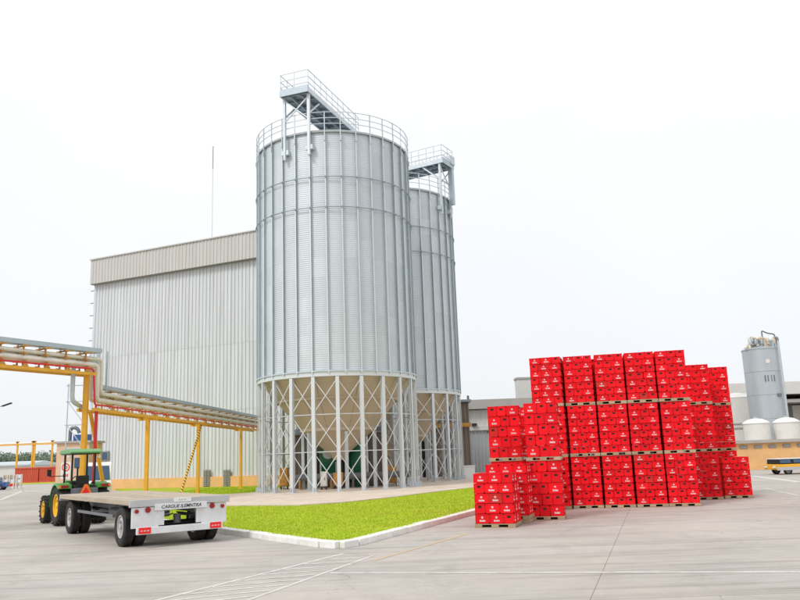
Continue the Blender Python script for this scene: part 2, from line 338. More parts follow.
# painted markings
def strip(a, b, w, z=0.004, m='mark'):
    a = Vector(a[:2]); b = Vector(b[:2]); d = (b - a).normalized(); n_ = Vector((-d.y, d.x)) * w / 2
    return struct(sheet('road_marking', [a - n_, b - n_, b + n_, a + n_], z, m))
strip(gnd(330, 573), gnd(800, 572) + Vector((6, -1.4, 0)), 0.13)
e1a, e1b = gnd(162, 599), gnd(344, 553.6); e2a, e2b = gnd(274, 591), gnd(373, 555.7)
strip(e1a + (e1a - e1b) * 0.5, e1b, 0.10); strip(e2a + (e2a - e2b) * 0.5, e2b, 0.08)
for k in range(-3, 8):
    t = 0.06 + k * 0.125
    p = e1a.lerp(e1b, t); q = e2a.lerp(e2b, t + 0.10)
    d = (q - p).normalized(); strip(p + d * 0.10, q - d * 0.09, 0.085)
strip(gnd(372, 561), gnd(468, 533.5), 0.13, m='markyellow')
strip(gnd(0, 500), gnd(25, 490), 0.35); strip(gnd(-30, 497), gnd(30, 493.5), 0.25); strip(gnd(62, 493), gnd(10, 490), 0.3)
strip(gnd(752, 476), gnd(800, 482), 0.5); strip(gnd(764, 488), gnd(800, 496), 0.12)

# lawn, kerbs
LZ = 0.13
kc = gnd(340, 549.5); kl = gnd(222, 532.5); kr = gnd(470, 515.0)
kd1 = (kr.xy - kc.xy).normalized(); kd2 = (kl.xy - kc.xy).normalized(); kca = kc.xy + kd1 * .75; kcb = kc.xy + kd2 * .75; kcm = kc.xy + (kd1 + kd2) * .17
lawn_poly = [kca, kr.xy, (kr.xy + (kr.xy - kc.xy).normalized() * 12), Vector((14.0, 52.0)), Vector((6, 58)), Vector((-11.5, 66)), Vector((-27, 73)), Vector((-24, 68)),
             Vector((-17.2, 46.0)), Vector((-14.7, 35.0)), Vector((-13.2, 32.4)), Vector((-10.0, 30.6)), (kl.xy + (kl.xy - kc.xy).normalized() * 4.6), kl.xy, kcb, kcm]
lb = MB(); lb.prism(lawn_poly, -0.01, LZ); lawn = struct(lb.build('lawn', 'lawn'))
kerb = struct(thing('kerb', '', '')); del kerb['label']; del kerb['category']
def kerb_run(a, b, w=0.30, h=0.15, L=1.0):
    a = Vector(a[:2]); b = Vector(b[:2]); d = b - a; n_ = max(1, round(d.length / L)); s = d.length / n_
    me = MB().prism([(-s / 2 + 0.006, -w / 2), (s / 2 - 0.006, -w / 2), (s / 2 - 0.006, w / 2), (-s / 2 + 0.006, w / 2)], -0.01, h).mesh('kerb_stone', 'kerb')
    ang = atan2(d.y, d.x)
    for k in range(n_):
        p = a + d * ((k + 0.5) / n_)
        o = link('kerb_stone', me, kerb, (p.x, p.y, random.uniform(-0.008, 0.006)), (random.uniform(-.012, .012), random.uniform(-.004, .004), ang + random.uniform(-.006, .006)), 0.018)
kerb_run(kca, lawn_poly[2]); kerb_run(kl, kcb); kerb_run(kcb, kcm, L=.6); kerb_run(kcm, kca, L=.6)
kerb_run(lawn_poly[12], kl); kerb_run(lawn_poly[11], lawn_poly[12]); kerb_run(lawn_poly[10], lawn_poly[11]); kerb_run(lawn_poly[9], lawn_poly[10])

def inside(p, poly):
    c = False; j = len(poly) - 1
    for i in range(len(poly)):
        a, b = poly[i], poly[j]
        if (a[1] > p[1]) != (b[1] > p[1]) and p[0] < (b[0] - a[0]) * (p[1] - a[1]) / (b[1] - a[1]) + a[0]: c = not c
        j = i
    return c
# paved apron below and in front of the silos
ap = [gnd(225, 506.5, LZ), gnd(300, 506, LZ), gnd(345, 503, LZ), gnd(400, 497, LZ), gnd(430, 493, LZ), gnd(468, 488.5, LZ), Vector((12, 56, 0)), Vector((12, 84, 0)), Vector((-8, 84, 0)),
      Vector((-8, 66, 0)), gnd(262, 492.5, LZ), gnd(225, 495, LZ)]
apron_poly = [p.xy for p in ap]
apron = struct(MB().prism(apron_poly, 0.0, LZ + 0.05).build('apron', 'concrete'))
grass = MB(); gv = []; gf = []
rg = random.Random(5)
n_bl = 0
while n_bl < 95000:
    # denser near the camera
    y = 18.2 + (rg.random() ** 1.9) * 45; x = rg.uniform(-16, 10)
    if abs(x) > y * 0.5 or not inside((x, y), lawn_poly) or inside((x, y), apron_poly): continue
    a = rg.uniform(0, 2 * pi); h = rg.uniform(0.018, 0.042) * (1 + y / 90); w = rg.uniform(0.005, 0.010) * (0.6 + y / 28); l = rg.uniform(-0.03, 0.03); l2 = rg.uniform(-0.03, 0.03)
    i = len(gv)
    gv += [(x - cos(a) * w, y - sin(a) * w, LZ), (x + cos(a) * w, y + sin(a) * w, LZ), (x + l, y + l2, LZ + h)]
    gf.append((i, i + 1, i + 2)); n_bl += 1
grass.v = gv; grass.f = gf; grass.m = [0] * len(gf)
go = grass.build('grass', 'blade'); go['kind'] = 'stuff'; go['label'] = 'short bright green mown grass of the lawn'

# ================================================================== WAREHOUSE
FR = Vector((-11.9, 65.0)); FL_ = Vector((-29.05, 72.75)); fd = (FR - FL_).normalized(); fn = Vector((fd.y, -fd.x))   # fn: out of the wall, towards the yard
if fn.y > 0: fn = -fn
flen = (FR - FL_).length + 4.0
ware = thing('warehouse', 'tall windowless warehouse clad in pale ribbed sheets with beige top band', 'building', (FL_.x, FL_.y, 0), atan2(fd.y, fd.x))
# local: x along the wall to the right, y into the building, z up
WH = 21.4; BAND = 19.05
MB().box((flen / 2, 9.2, WH / 2 - 0.1), (flen - 0.1, 18, WH - 0.2)).build('wall', 'clad', ware)
def ribbed(w, h, pitch=0.33, depth=0.07, base=0.0):
    b = MB(); n_ = max(1, round(w / pitch)); p = w / n_; prof = []
    for k in range(n_):
        x = k * p; prof += [(x, 0), (x + p * 0.55, 0), (x + p * 0.66, -depth), (x + p * 0.89, -depth), ]
    prof.append((w, 0))
    m_ = len(prof); vs = [(x, y, 0) for x, y in prof] + [(x, y, h) for x, y in prof]
    fs = [(i, i + 1, m_ + i + 1, m_ + i) for i in range(m_ - 1)]
    vs += [(0, 0.03, 0), (w, 0.03, 0), (0, 0.03, h), (w, 0.03, h)]
    fs += [tuple([2 * m_, 2 * m_ + 1] + list(range(m_ - 1, -1, -1))), tuple(list(range(m_, 2 * m_)) + [2 * m_ + 3, 2 * m_ + 2]),
           (2 * m_ + 1, 2 * m_, 2 * m_ + 2, 2 * m_ + 3), (0, m_, 2 * m_ + 2, 2 * m_), (m_ - 1, 2 * m_ + 1, 2 * m_ + 3, 2 * m_ - 1)]
    return b.add(vs, fs)
cw = flen / 20; z0 = 0.95
rows_z = [z0, 6.4, 12.0, BAND]
for r in range(3):
    me = ribbed(cw - 0.004, rows_z[r + 1] - rows_z[r] + (0.12 if r < 2 else 0)).mesh('cladding_panel', 'clad')
    for k in range(20):
        link('cladding_panel', me, ware, (k * cw, -0.04 - 0.022 * (2 - r) * 0 - (0.006 if k % 2 else 0) - 0.02 * r, rows_z[r]))
me = ribbed(cw - 0.004, WH - BAND - 0.02, 0.33, 0.05).mesh('fascia_panel', 'fascia')
for k in range(20): link('fascia_panel', me, ware, (k * cw, -0.62 - (0.005 if k % 2 else 0), BAND + 0.02))
MB().box((flen / 2, -0.30, BAND + 0.02), (flen, 0.56, 0.06)).build('soffit', 'louver', ware)
MB().box((flen / 2, -0.28, WH + 0.05), (flen + 0.1, 0.95, 0.10)).build('coping', 'fascia', ware)
MB().box((flen / 2, -0.10, z0 / 2 - 0.05), (flen + 0.1, 0.36, z0 + 0.1)).build('plinth', 'plinth', ware)
for zc in (18.6, 17.4, 16.2, 15.0, 13.8):
    MB().box((-0.28, 0.1, zc), (0.6, 0.1, 0.07)).build('ladder_bracket', 'galvdark', ware)
def on_wall(px, py):                  # point of the facade seen at a pixel, in wall coordinates
    d = ray(px, py); n2 = fn; t = n2.dot(FL_) / (n2.x * d.x + n2.y * d.y)
    P = Vector((d.x * t, d.y * t)); return (P - FL_).dot(fd), CAM_H + d.z * t
for px in (209, 229):
    x, z = on_wall(px, 478)
    lv = MB().box((x, -0.28, z), (0.66, 0.10, 1.35)).build('louver', 'louver', ware)
    for k in range(9): MB().box((x, -0.34, z - 0.58 + k * 0.145), (0.58, 0.09, 0.03), Matrix.Rotation(0.6, 3, 'X')).build('slat', 'louver', lv)
    MB().box((x, -0.36, z), (0.05, 0.06, 1.35)).build('mullion', 'louver', lv)
x, z = on_wall(106, 456)
fw = MB().box((x, -0.16, z), (0.95, 0.16, 0.85)).build('window', 'louver', ware)
MB().box((x, -0.25, z), (0.75, 0.03, 0.65)).build('pane', 'glass', fw)
# aerial on the warehouse roof
mp_ = atY(212, 236, 73.5)
mast = thing('antenna_mast', 'thin lattice antenna mast standing on the warehouse roof', 'antenna', (mp_.x, 73.5, WH))
MB().tube([(0, 0, -1.0), (0, 0, 11.4)], 0.035, 6).build('pole', 'galv', mast)
MB().tube([(0, 0, 9.3), (0, 0, 11.7)], 0.05, 6).build('aerial_sleeve', 'galvdark', mast)
MB().box((0, 0, 0.05), (0.5, 0.5, 0.1)).build('base_plate', 'galvdark', mast)

# ================================================================== SILOS
def silo(cx, cy, R, zb, zt, baz, label, cols_front, elevator=False):
    a0 = atan2(-cy, -cx); root = thing('grain_silo', label, 'silo', (cx, cy, LZ + 0.04), 0, 'hopper silos on steel legs')
    dz = -(LZ + 0.04)
    ns, nl = 33, 22; da = 2 * pi / ns
    pol = lambda a, r, z: Vector((r * cos(a), r * sin(a), z + dz))
    MB().lathe([(R - 0.05, zb + dz), (R - 0.05, zt + dz)], 66).build('shell', 'sheet', root, True)
    nr = 13; rh = (zt - zb) / nr
    sm = MB(); seg = 4
    rr = R
    vs = []; fs = []
    for k in range(seg + 1):
        a = -da / 2 + 0.002 + (da - 0.004) * k / seg
        for r_ in (rr, rr - 0.03):
            for z in (0.004, rh + 0.02): vs.append((r_ * cos(a), r_ * sin(a), z))
    for k in range(seg):
        i = k * 4; j = i + 4
        fs += [(i, j, j + 1, i + 1), (i + 1, j + 1, j + 3, i + 3), (i + 2, i + 3, j + 3, j + 2), (i, i + 2, j + 2, j)]
    fs += [(0, 1, 3, 2), (seg * 4, seg * 4 + 2, seg * 4 + 3, seg * 4 + 1)]
    sme = sm.add(vs, fs).mesh('sheet', 'sheet', 25)
    for c in range(ns):
        k = c if c <= ns // 2 else c - ns
        if abs(k) > cols_front: continue
        for r in range(nr):
            o = link('sheet', sme, root, (0, 0, zb + dz + r * rh), (0, 0, a0 + k * da))
            o.scale = (1 + 0.0008 * ((r + c) % 2) - 0.0004 * (nr - r) / nr,) * 2 + (1,)
    stm = MB(); hh = zt - zb - 0.05
    stm.box((R + 0.075, 0, hh / 2), (0.17, 0.035, hh), mi=1).box((R + 0.165, 0, hh / 2), (0.012, 0.075, hh))
    stme = stm.mesh('stiffener', ['galvlight', 'galvmid'])  # webs darker than flanges: shade of the stiffener sides put into colour
    for k in range(ns): link('stiffener', stme, root, (0, 0, zb + dz + 0.03), (0, 0, a0 + (k + 0.5) * da))
    for z in (zt - 3.05, zt - 5.0):
        MB().tube([pol(2 * pi * k / 66, R + 0.19, z) for k in range(67)], 0.032, 6, cap=False).build('wind_ring', 'galvdark', root, True)
        tb = MB()
        for k in range(ns):
            a = a0 + (k + 0.5) * da; tb.box(pol(a, R + 0.19, z), (0.06, 0.11, 0.10), Matrix.Rotation(a, 3, 'Z'))
        tb.build('ring_clamp', 'galvdark', root)['kind'] = 'stuff'
    MB().lathe([(R - 0.15, zb - 0.14 + dz), (R + 0.10, zb - 0.14 + dz), (R + 0.10, zb + 0.13 + dz), (R - 0.15, zb + 0.13 + dz)], 66).build('ring_beam', 'galvlight', root, 30)
    MB().lathe([(R + 0.02, zb + 0.13 + dz), (R + 0.17, zb + 0.13 + dz), (R + 0.17, zb + 0.20 + dz), (R + 0.02, zb + 0.20 + dz)], 66).build('ring_flange', 'galv', root, 30)
    # hopper in plates
    hp = [(R - 0.12, zb - 0.05), (R * 0.47, zb - 3.1)]; hda = 2 * pi / nl
    hb = MB(); vs = []; fs = []
    for k in range(3):
        a = -hda / 2 + 0.003 + (hda - 0.006) * k / 2
        for r_, z in hp: vs.append((r_ * cos(a), r_ * sin(a), z + dz))
        for r_, z in hp: vs.append(((r_ - 0.03) * cos(a), (r_ - 0.03) * sin(a), z + dz + 0.02))
    for k in range(2):
        i = k * 4; j = i + 4; fs += [(i, i + 1, j + 1, j), (i + 2, j + 2, j + 3, i + 3), (i, j, j + 2, i + 2), (i + 1, i + 3, j + 3, j + 1)]
    fs += [(0, 2, 3, 1), (8, 9, 11, 10)]
    hme = hb.add(vs, fs).mesh('hopper_plate', 'hopper')
    for k in range(nl):
        link('hopper_plate', hme, root, None, (0, 0, a0 + (k + 0.5) * hda))
    MB().lathe([(R * 0.47 + 0.1, zb - 3.0 + dz), (R * 0.47 + 0.1, zb - 3.2 + dz), (R * 0.45, zb - 3.2 + dz), (0.45, zb - 4.75 + dz), (0.35, zb - 5.0 + dz), (0.0, zb - 5.0 + dz)], 32).build('hopper_outlet', 'hopper', root, 30)
    MB().lathe([(R * 0.78, zb - 1.22 + dz), (R * 0.80, zb - 1.38 + dz), (R * 0.77, zb - 1.40 + dz)], 44).build('hopper_seam', 'hopper', root, 30)
    # legs and bracing
    zl = [0.25, 2.45, 4.6, zb - 0.2]
    lm = MB().box((0, 0, (zb - 0.16 + dz) / 2), (0.10, 0.20, zb - 0.16 + dz)).box((-0.10, 0, (zb - 0.16 + dz) / 2), (0.025, 0.215, zb - 0.16 + dz)).box((0.095, 0, (zb - 0.16 + dz) / 2), (0.025, 0.215, zb - 0.16 + dz)).mesh('leg', 'galvlight')
    fm = MB().box((0, 0, 0.03), (0.5, 0.5, 0.05)).box((0.16, 0, 0.17), (0.12, 0.02, 0.26)).box((-0.16, 0, 0.17), (0.12, 0.02, 0.26)).mesh('foot_plate', 'galv')
    bmesh_ = []
    P = lambda k, z: pol(a0 + k * hda, R - 0.02, z)
    for k in range(nl):
        a = a0 + k * hda; p = pol(a, R - 0.02, 0); 
        lg = link('leg', lm, root, (p.x, p.y, 0), (0, 0, a)); link('foot_plate', fm, lg)
    for l in range(3):
        for s_ in (0, 1):
            A, B = (Vector((0, 0, zl[l] + 0.08 + dz)), Vector((2 * (R - 0.02) * sin(hda / 2), 0, zl[l + 1] - 0.08 + dz)))
            if s_: A.z, B.z = B.z, A.z
            off = Vector((0, 0.05 * (1 if s_ else -1), 0))
            br = MB().bar(A + off, B + off, 0.012, 0.044).mesh('brace', 'galvlight')
            for k in range(nl):
                p = P(k, 0); q = P(k + 1, 0); link('brace', br, root, (p.x, p.y, 0), (0, 0, atan2(q.y - p.y, q.x - p.x)))
    for z in zl[1:3]:
        tie = MB().bar((0.05, 0, z + dz), (2 * (R - 0.02) * sin(hda / 2) - 0.05, 0, z + dz), 0.05, 0.05).mesh('tie', 'galv')
        for k in range(nl):
            p = P(k, 0); q = P(k + 1, 0); link('tie', tie, root, (p.x, p.y, 0), (0, 0, atan2(q.y - p.y, q.x - p.x)))
    for k in range(6):          # inner ring of columns below the hopper
        a = a0 + 0.2 + k * pi / 3
        MB().box((0, 0, 1.75), (0.2, 0.2, 3.5)).build('inner_column', 'galv', root, loc=(R * 0.48 * cos(a), R * 0.48 * sin(a), 0), rot=(0, 0, a))
    # roof and edge railing
    MB().lathe([(R + 0.12, zt - 0.10 + dz), (R + 0.16, zt + 0.0 + dz), (R + 0.04, zt + 0.08 + dz), (R - 0.2, zt + 0.06 + dz), (0.5, zt + 1.75 + dz), (0.0, zt + 1.9 + dz)], 66).build('roof', 'galv', root, 30)
    pm = MB().box((R + 0.16, 0, 0.40), (0.055, 0.055, 1.7)).box((R + 0.20, 0, -0.55), (0.07, 0.09, 0.3)).mesh('railing_post', 'galv')
    for k in range(ns): link('railing_post', pm, root, (0, 0, zt + dz), (0, 0, a0 + (k + 0.5) * da))
    for z in (0.45, 0.83, 1.22):
        MB().tube([pol(2 * pi * k / 66, R + 0.16, zt + z) for k in range(67)], 0.026, 6, cap=False).build('rail', 'galv', root, True)
    # catwalk from the rim to the roof centre; local frame: x outwards along it
    bz = zt + 2.35 + dz; ca = baz; Rm = Matrix.Rotation(ca, 3, 'Z'); hw = 0.95
    T = lambda x, y, z: Rm @ Vector((x, y, z))
    rot = (0, 0, ca); x0, x1 = (-2.3 if not elevator else -0.6), R + 0.55
    deck = MB().box(((x0 + x1) / 2, 0, bz + 0.27), (x1 - x0, 2 * hw, 0.05)).build('catwalk_deck', 'galvdark', root, rot=rot)
    for s_ in (-1, 1): MB().box(((x0 + x1) / 2, s_ * (hw + 0.03), bz + 0.28), (x1 - x0, 0.06, 0.34)).build('girder', 'galv', deck)
    MB().box((x1 + 0.03, 0, bz + 0.33), (0.06, 2 * hw + 0.1, 0.46)).build('end_plate', 'tray', deck)
    for k in range(9): MB().box((x0 + 0.4 + k * (x1 - x0 - 0.6) / 8, 0, bz + 0.17), (0.10, 2 * hw - 0.06, 0.14)).build('cross_beam', 'galvdark', deck)
    for s_ in (-0.35, 0.35): MB().box(((x0 + x1) / 2, s_, bz + 0.12), (x1 - x0 - 0.4, 0.12, 0.2)).build('conveyor_trough', 'galvdark', deck)
    npst = 10
    for s_ in (-1, 1):
        for k in range(npst): MB().box((x0 + (x1 - x0 - 0.05) * k / (npst - 1), s_ * (hw + 0.03), bz + 1.0), (0.05, 0.05, 1.25)).build('catwalk_post', 'galv', root, rot=rot)
        for z in (0.75, 1.15, 1.6): MB().tube([(x0, s_ * (hw + 0.03), bz + z), (x1, s_ * (hw + 0.03), bz + z)], 0.026, 6).build('catwalk_rail', 'galv', root, rot=rot)
    for z in (0.75, 1.15, 1.6): MB().tube([(x1, -hw, bz + z), (x1, hw, bz + z)], 0.026, 6).build('catwalk_rail', 'galv', root, rot=rot)
    MB().box((x1, 0, bz + 1.0), (0.05, 0.05, 1.25)).build('catwalk_post', 'galv', root, rot=rot)
    xs = sqrt((R + 0.30) ** 2 - (hw - 0.1) ** 2)
    for s_ in (-1, 1):
        y = s_ * (hw - 0.1); zt0 = zt - (1.7 if s_ * 1 < 0 else 1.6) + dz
        sp = MB().box((xs, y, (bz + 0.1 + zt0) / 2), (0.16, 0.16, bz + 0.1 - zt0)).build('support_post', 'galvlight' if s_ > 0 else 'galv', root, rot=rot)
        MB().box((xs - 0.12, y, zt0 + 0.5), (0.3, 0.5, 0.3)).build('bracket', 'galv', sp)
        MB().bar((xs, y, bz - 1.2), (xs - 1.5, y, bz + 0.1), 0.10, 0.10).build('knee_brace', 'galv', root, rot=rot)
    for s_ in (-1, 1):
        MB().bar((xs + 0.02, -s_ * (hw - 0.15), bz - 1.5), (xs + 0.02 , s_ * (hw - 0.15), bz - 0.1), 0.07, 0.07).build('cross_brace', 'galv', root, rot=rot)
    MB().tube([(-0.5, -0.75, bz + 0.72), (0.5, -0.75, bz + 0.72)], 0.24, 12).build('drive_motor', 'yellow', root, True, rot=rot)
    MB().box((-0.2, 0.3, bz + 0.65), (0.9, 0.6, 0.5)).build('drive_head', 'galv', root, rot=rot)
    if elevator:
        MB().box((R + 0.45, 0.75, bz - 1.2), (0.30, 0.36, 3.4)).build('elevator_casing', 'tray', root, rot=rot)
        MB().box((R + 0.45, 0.7, bz + 0.75), (0.5, 0.6, 0.7)).build('elevator_head', 'galv', root, rot=rot)
    return root
SX, SY, SR = -4.27, 50.92, 5.015
baz1 = atan2(46.4 - SY, -5.95 - SX)
silo(SX, SY, SR, 6.95, 22.16, baz1, 'nearer and taller looking silo, in front, with catwalk jutting towards the left', 9)
S2X, S2Y = -0.635, 61.86
silo(S2X, S2Y, SR, 6.65, 22.16, atan2(-2.5, 4.4), 'farther silo, half hidden behind the front silo, catwalk ending at its right edge', 9, True)

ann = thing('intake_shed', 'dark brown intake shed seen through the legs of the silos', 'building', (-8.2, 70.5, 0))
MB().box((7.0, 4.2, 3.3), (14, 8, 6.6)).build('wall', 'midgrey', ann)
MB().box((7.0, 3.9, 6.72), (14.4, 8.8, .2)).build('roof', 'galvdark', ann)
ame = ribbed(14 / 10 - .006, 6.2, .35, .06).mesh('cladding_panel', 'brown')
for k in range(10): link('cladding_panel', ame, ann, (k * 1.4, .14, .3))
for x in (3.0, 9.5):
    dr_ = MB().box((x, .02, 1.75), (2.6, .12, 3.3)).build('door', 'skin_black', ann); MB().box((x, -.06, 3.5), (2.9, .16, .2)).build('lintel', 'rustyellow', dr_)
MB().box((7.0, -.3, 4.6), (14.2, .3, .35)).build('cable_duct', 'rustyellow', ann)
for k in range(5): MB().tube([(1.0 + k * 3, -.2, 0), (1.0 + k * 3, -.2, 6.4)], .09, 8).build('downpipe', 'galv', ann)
# machinery under the silos, plus one housing added for shade
bz_ = LZ + 0.05
mch = thing('cleaning_machine', 'dark green grain cleaning machine with grey frame under the nearer silo', 'machine', (-5.0, 52.0, bz_))
MB().box((0, 0, 2.4), (1.1, 1.0, 1.5)).xprism([(-.5, 1.65), (.5, 1.65), (.15, .8), (-.15, .8)], -.5, .5).build('housing', 'machinegreen', mch, bevel=.02)
for sx in (-.5, .5):
    for sy in (-.45, .45): MB().box((sx, sy, .85), (.09, .09, 1.7)).build('leg', 'grey', mch)
MB().tube([(-.6, -.56, 2.3), (.6, -.56, 2.3)], .07, 8).build('shaft', 'grey', mch); MB().lathe([(0, 0), (.35, 0), (.35, .1), (0, .1)], 16, 'y', (0, -.62, 2.2)).build('pulley', 'grey', mch, 30)
mc2 = thing('dust_filter', 'green cylindrical dust filter standing right of the cleaning machine', 'machine', (-3.2, 52.3, bz_))
MB().lathe([(0, 3.2), (.5, 3.0), (.55, 2.9), (.55, 1.2), (.12, .35), (.12, 0), (0, 0)], 20).build('body', 'machinegreen', mc2, 30)
MB().tube([(0.1, 0, 3.1), (0.1, 0, 3.9), (0.9, 0, 4.2)], .12, 8).build('duct', 'galv', mc2, True)
for k in range(3): MB().tube([(.5 * cos(k * 2.1), .5 * sin(k * 2.1), 1.4), (.55 * cos(k * 2.1), .55 * sin(k * 2.1), 0)], .05, 6).build('leg', 'grey', mc2)
hs_ = thing('added_shade_housing', 'added dark brown ribbed block standing in for shade under the nearer silo hopper', 'housing', (-7.6, 53.2, bz_))  # dark block added to deepen the dimness below the hopper
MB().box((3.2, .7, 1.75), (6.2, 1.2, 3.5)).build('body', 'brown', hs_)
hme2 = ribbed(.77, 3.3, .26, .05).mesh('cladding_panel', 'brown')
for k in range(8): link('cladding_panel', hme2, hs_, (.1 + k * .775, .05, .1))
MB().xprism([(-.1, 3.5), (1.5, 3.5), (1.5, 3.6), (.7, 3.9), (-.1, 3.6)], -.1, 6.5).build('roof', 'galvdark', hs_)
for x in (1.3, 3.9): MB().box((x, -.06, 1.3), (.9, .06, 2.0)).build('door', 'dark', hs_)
cv = thing('screw_conveyor', 'long grey trough conveyor lying low between the legs of the nearer silo', 'conveyor', (-3.6, 51.2, bz_))
MB().xprism([(-.2, .95), (.2, .95), (.2, .7), (.1, .55), (-.1, .55), (-.2, .7)], -3.6, 3.9).build('trough', 'midgrey', cv)
for x in (-3.2, -1.2, 1.0, 3.4): MB().box((x, 0, .3), (.08, .34, .6)).build('stand', 'rustyellow', cv)
MB().tube([(3.9, 0, .8), (4.4, 0, .8)], .2, 12).build('motor', 'machinegreen', cv, True)
for lab, x, y, m, w, h in (('orange motor cabinet at left between the nearer silo legs', -8.1, 53.2, 'rustyellow', .55, 1.3), ('white control cabinet near the foot of the nearer silo', -5.15, 50.0, 'plain', .4, 1.0), ('orange drive cabinet beside the white control cabinet', -4.3, 50.6, 'rustyellow', .6, .9), ('orange drive cabinet right of the trough conveyor', -.95, 52.3, 'rustyellow', .65, 1.2)):
    c_ = thing('control_cabinet', lab, 'cabinet', (x, y, bz_))
    MB().box((0, 0, h / 2 + .15), (w, .4, h - .1)).build('housing', m, c_, bevel=.02)
    MB().box((0, -.215, h / 2 + .15), (w - .1, .03, h - .22)).build('door', m, c_); MB().box((w / 2 - .12, -.24, h / 2 + .15), (.03, .03, .14)).build('handle', 'dark', c_)
    for s_ in (-1, 1): MB().box((s_ * (w / 2 - .06), 0, .1), (.06, .36, .2)).build('foot', 'dark', c_)

# ================================================================== PIPE RACK
RA = Vector((-13.85, 34.2)); RB = Vector((-12.0, 64.6)); RD = Vector((-19.6, 23.9))
ZL, ZU = 4.5, 6.03
rack = thing('pipe_rack', 'yellow steel pipe rack carrying pale and red pipes along the warehouse and over the road', 'pipe rack', (RA.x, RA.y, 0))
ld = (RB - RA).normalized(); ud = (RD - RA).normalized()
def lp(s, lat, z): q = ld * s + Vector((ld.y, -ld.x)) * lat; return Vector((q.x, q.y, z))
def up_(s, lat, z): q = ud * s - Vector((ud.y, -ud.x)) * lat; return Vector((q.x, q.y, z))
LL = (RB - RA).length; UL = (RD - RA).length
for lat in (-0.34, 0.34):
    MB().bar(lp(0, lat, ZL), lp(LL, lat, ZL), 0.10, 0.13).build('beam', 'yellow', rack)
    MB().bar(up_(-0.2, lat, ZU), up_(UL, lat, ZU), 0.10, 0.13).build('beam', 'yellow', rack)
def pipe(name, m, r, lat, hu, hl, off, n=10):
    pts = [up_(UL, lat, ZU + hu), up_(off, lat, ZU + hu), lp(0.02 + off * 0.5, lat, ZL + hl + 0.0)]
    A = up_(UL, lat, ZU + hu); c = lp(off, lat, 0); B = Vector((c.x, c.y, ZU + hu)); Cc = Vector((c.x, c.y, ZL + hl)); D = lp(LL, lat, ZL + hl)
    return MB().tube(fillet([A, B, Cc, D], 0.22), r, n).build(name, m, rack, True)
pipe('pipe', 'pipe', 0.125, 0.30, 0.43, 0.43, 0.35); pipe('pipe', 'pipe', 0.095, -0.05, 0.42, 0.45, 0.55)
pipe('pipe', 'pipe', 0.085, 0.36, 0.72, 0.73, 0.65); pipe('pipe', 'pipe', 0.075, -0.30, 0.69, 0.72, 0.85); pipe('pipe', 'galv', 0.07, 0.06, 0.70, 0.72, 0.95)
rp = lambda pts, r: MB().tube(fillet(pts, 0.12), r, 8).build('red_pipe', 'redpipe', rack, True)
rp([up_(UL, 0.36, ZU + .22), up_(-0.05, 0.36, ZU + .22), Vector((*lp(0.1, 0.36, 0).xy, ZL + .22)), lp(LL, 0.36, ZL + .22)], 0.04)
rp([lp(0.36, 0.30, ZL + .2), lp(0.36, 0.30, 0.2)], 0.042); rp([lp(0.52, 0.30, ZL + .1), lp(0.52, 0.30, 0.2)], 0.03)
MB().tube(fillet([up_(0.55, -0.2, ZU + .3), up_(0.55, -0.2, ZL + .35), lp(0.2, -0.2, ZL + .1)], .25), 0.10, 10).build('pipe', 'galv', rack, True)
for lat in (0.02,):
    MB().bar(up_(UL, lat, ZU + 1.06), up_(-0.55, lat, ZU + 1.08), 0.50, 0.19).build('cable_tray', 'tray', rack)
    MB().bar(lp(0.75, lat, ZL + 1.08), lp(LL, lat, ZL + 1.11), 0.46, 0.17).build('cable_tray', 'tray', rack)
    p = lp(1.05, lat, 0); MB().box((p.x, p.y, (ZL + ZU) / 2 + 1.1), (0.12, 0.08, ZU - ZL + 0.25)).build('tray_drop', 'tray', rack)
    p = lp(1.05, lat + .4, 0); MB().box((p.x, p.y, (ZL + ZU) / 2 + 1.0), (0.06, 0.06, ZU - ZL + 0.3)).build('tray_drop', 'tray', rack)
    p = lp(1.05, lat - .4, 0); MB().box((p.x, p.y, (ZL + ZU) / 2 + 1.0), (0.06, 0.06, ZU - ZL + 0.3)).build('tray_drop', 'galv', rack)
def bracket(T, s, z):
    b = MB(); wid = 0.30
    for lat in (-0.34, 0.34):
        A = T(s - wid * .5, lat, z + .06); B = T(s + wid * .5, lat, z + .06); Cc = T(s + .06, lat, z + .2); D = T(s - .06, lat, z + .2)
        n_ = (T(s, lat + .04, 0) - T(s, lat - .04, 0)) / 2
        b.add([A - n_, B - n_, Cc - n_, D - n_, A + n_, B + n_, Cc + n_, D + n_], [(0, 1, 2, 3), (7, 6, 5, 4), (0, 4, 5, 1), (1, 5, 6, 2), (2, 6, 7, 3), (3, 7, 4, 0)])
        b.bar(T(s, lat * .55, z + .15), T(s, lat * .55, z + .96), .06, .06)
    for h in (.31, .59, .90): b.bar(T(s, -.42, z + h), T(s, .42, z + h), .08, .06)
    b.bar(T(s - .16, .40, z + .90), T(s + .16, .40, z + .90), .06, .06)
    b.build('bracket', 'rustyellow', rack)
for k in range(1, 18): bracket(lp, 0.3 + k * 1.72, ZL)
for k in range(0, 12): bracket(up_, 0.25 + k * 1.0, ZU)
ph = [RA.xy]
MB().box((0, 0, ZU / 2), (0.21, 0.21, ZU)).build('column', 'yellow', rack, bevel=.02)
MB().box((0, 0, .03), (.6, .6, .08)).build('base_plate', 'yellow', rack)
e_pt = up_(UL - .3, 0, 0); MB().box((e_pt.x, e_pt.y, ZU / 2), (0.34, 0.34, ZU)).build('column', 'yellow', rack)
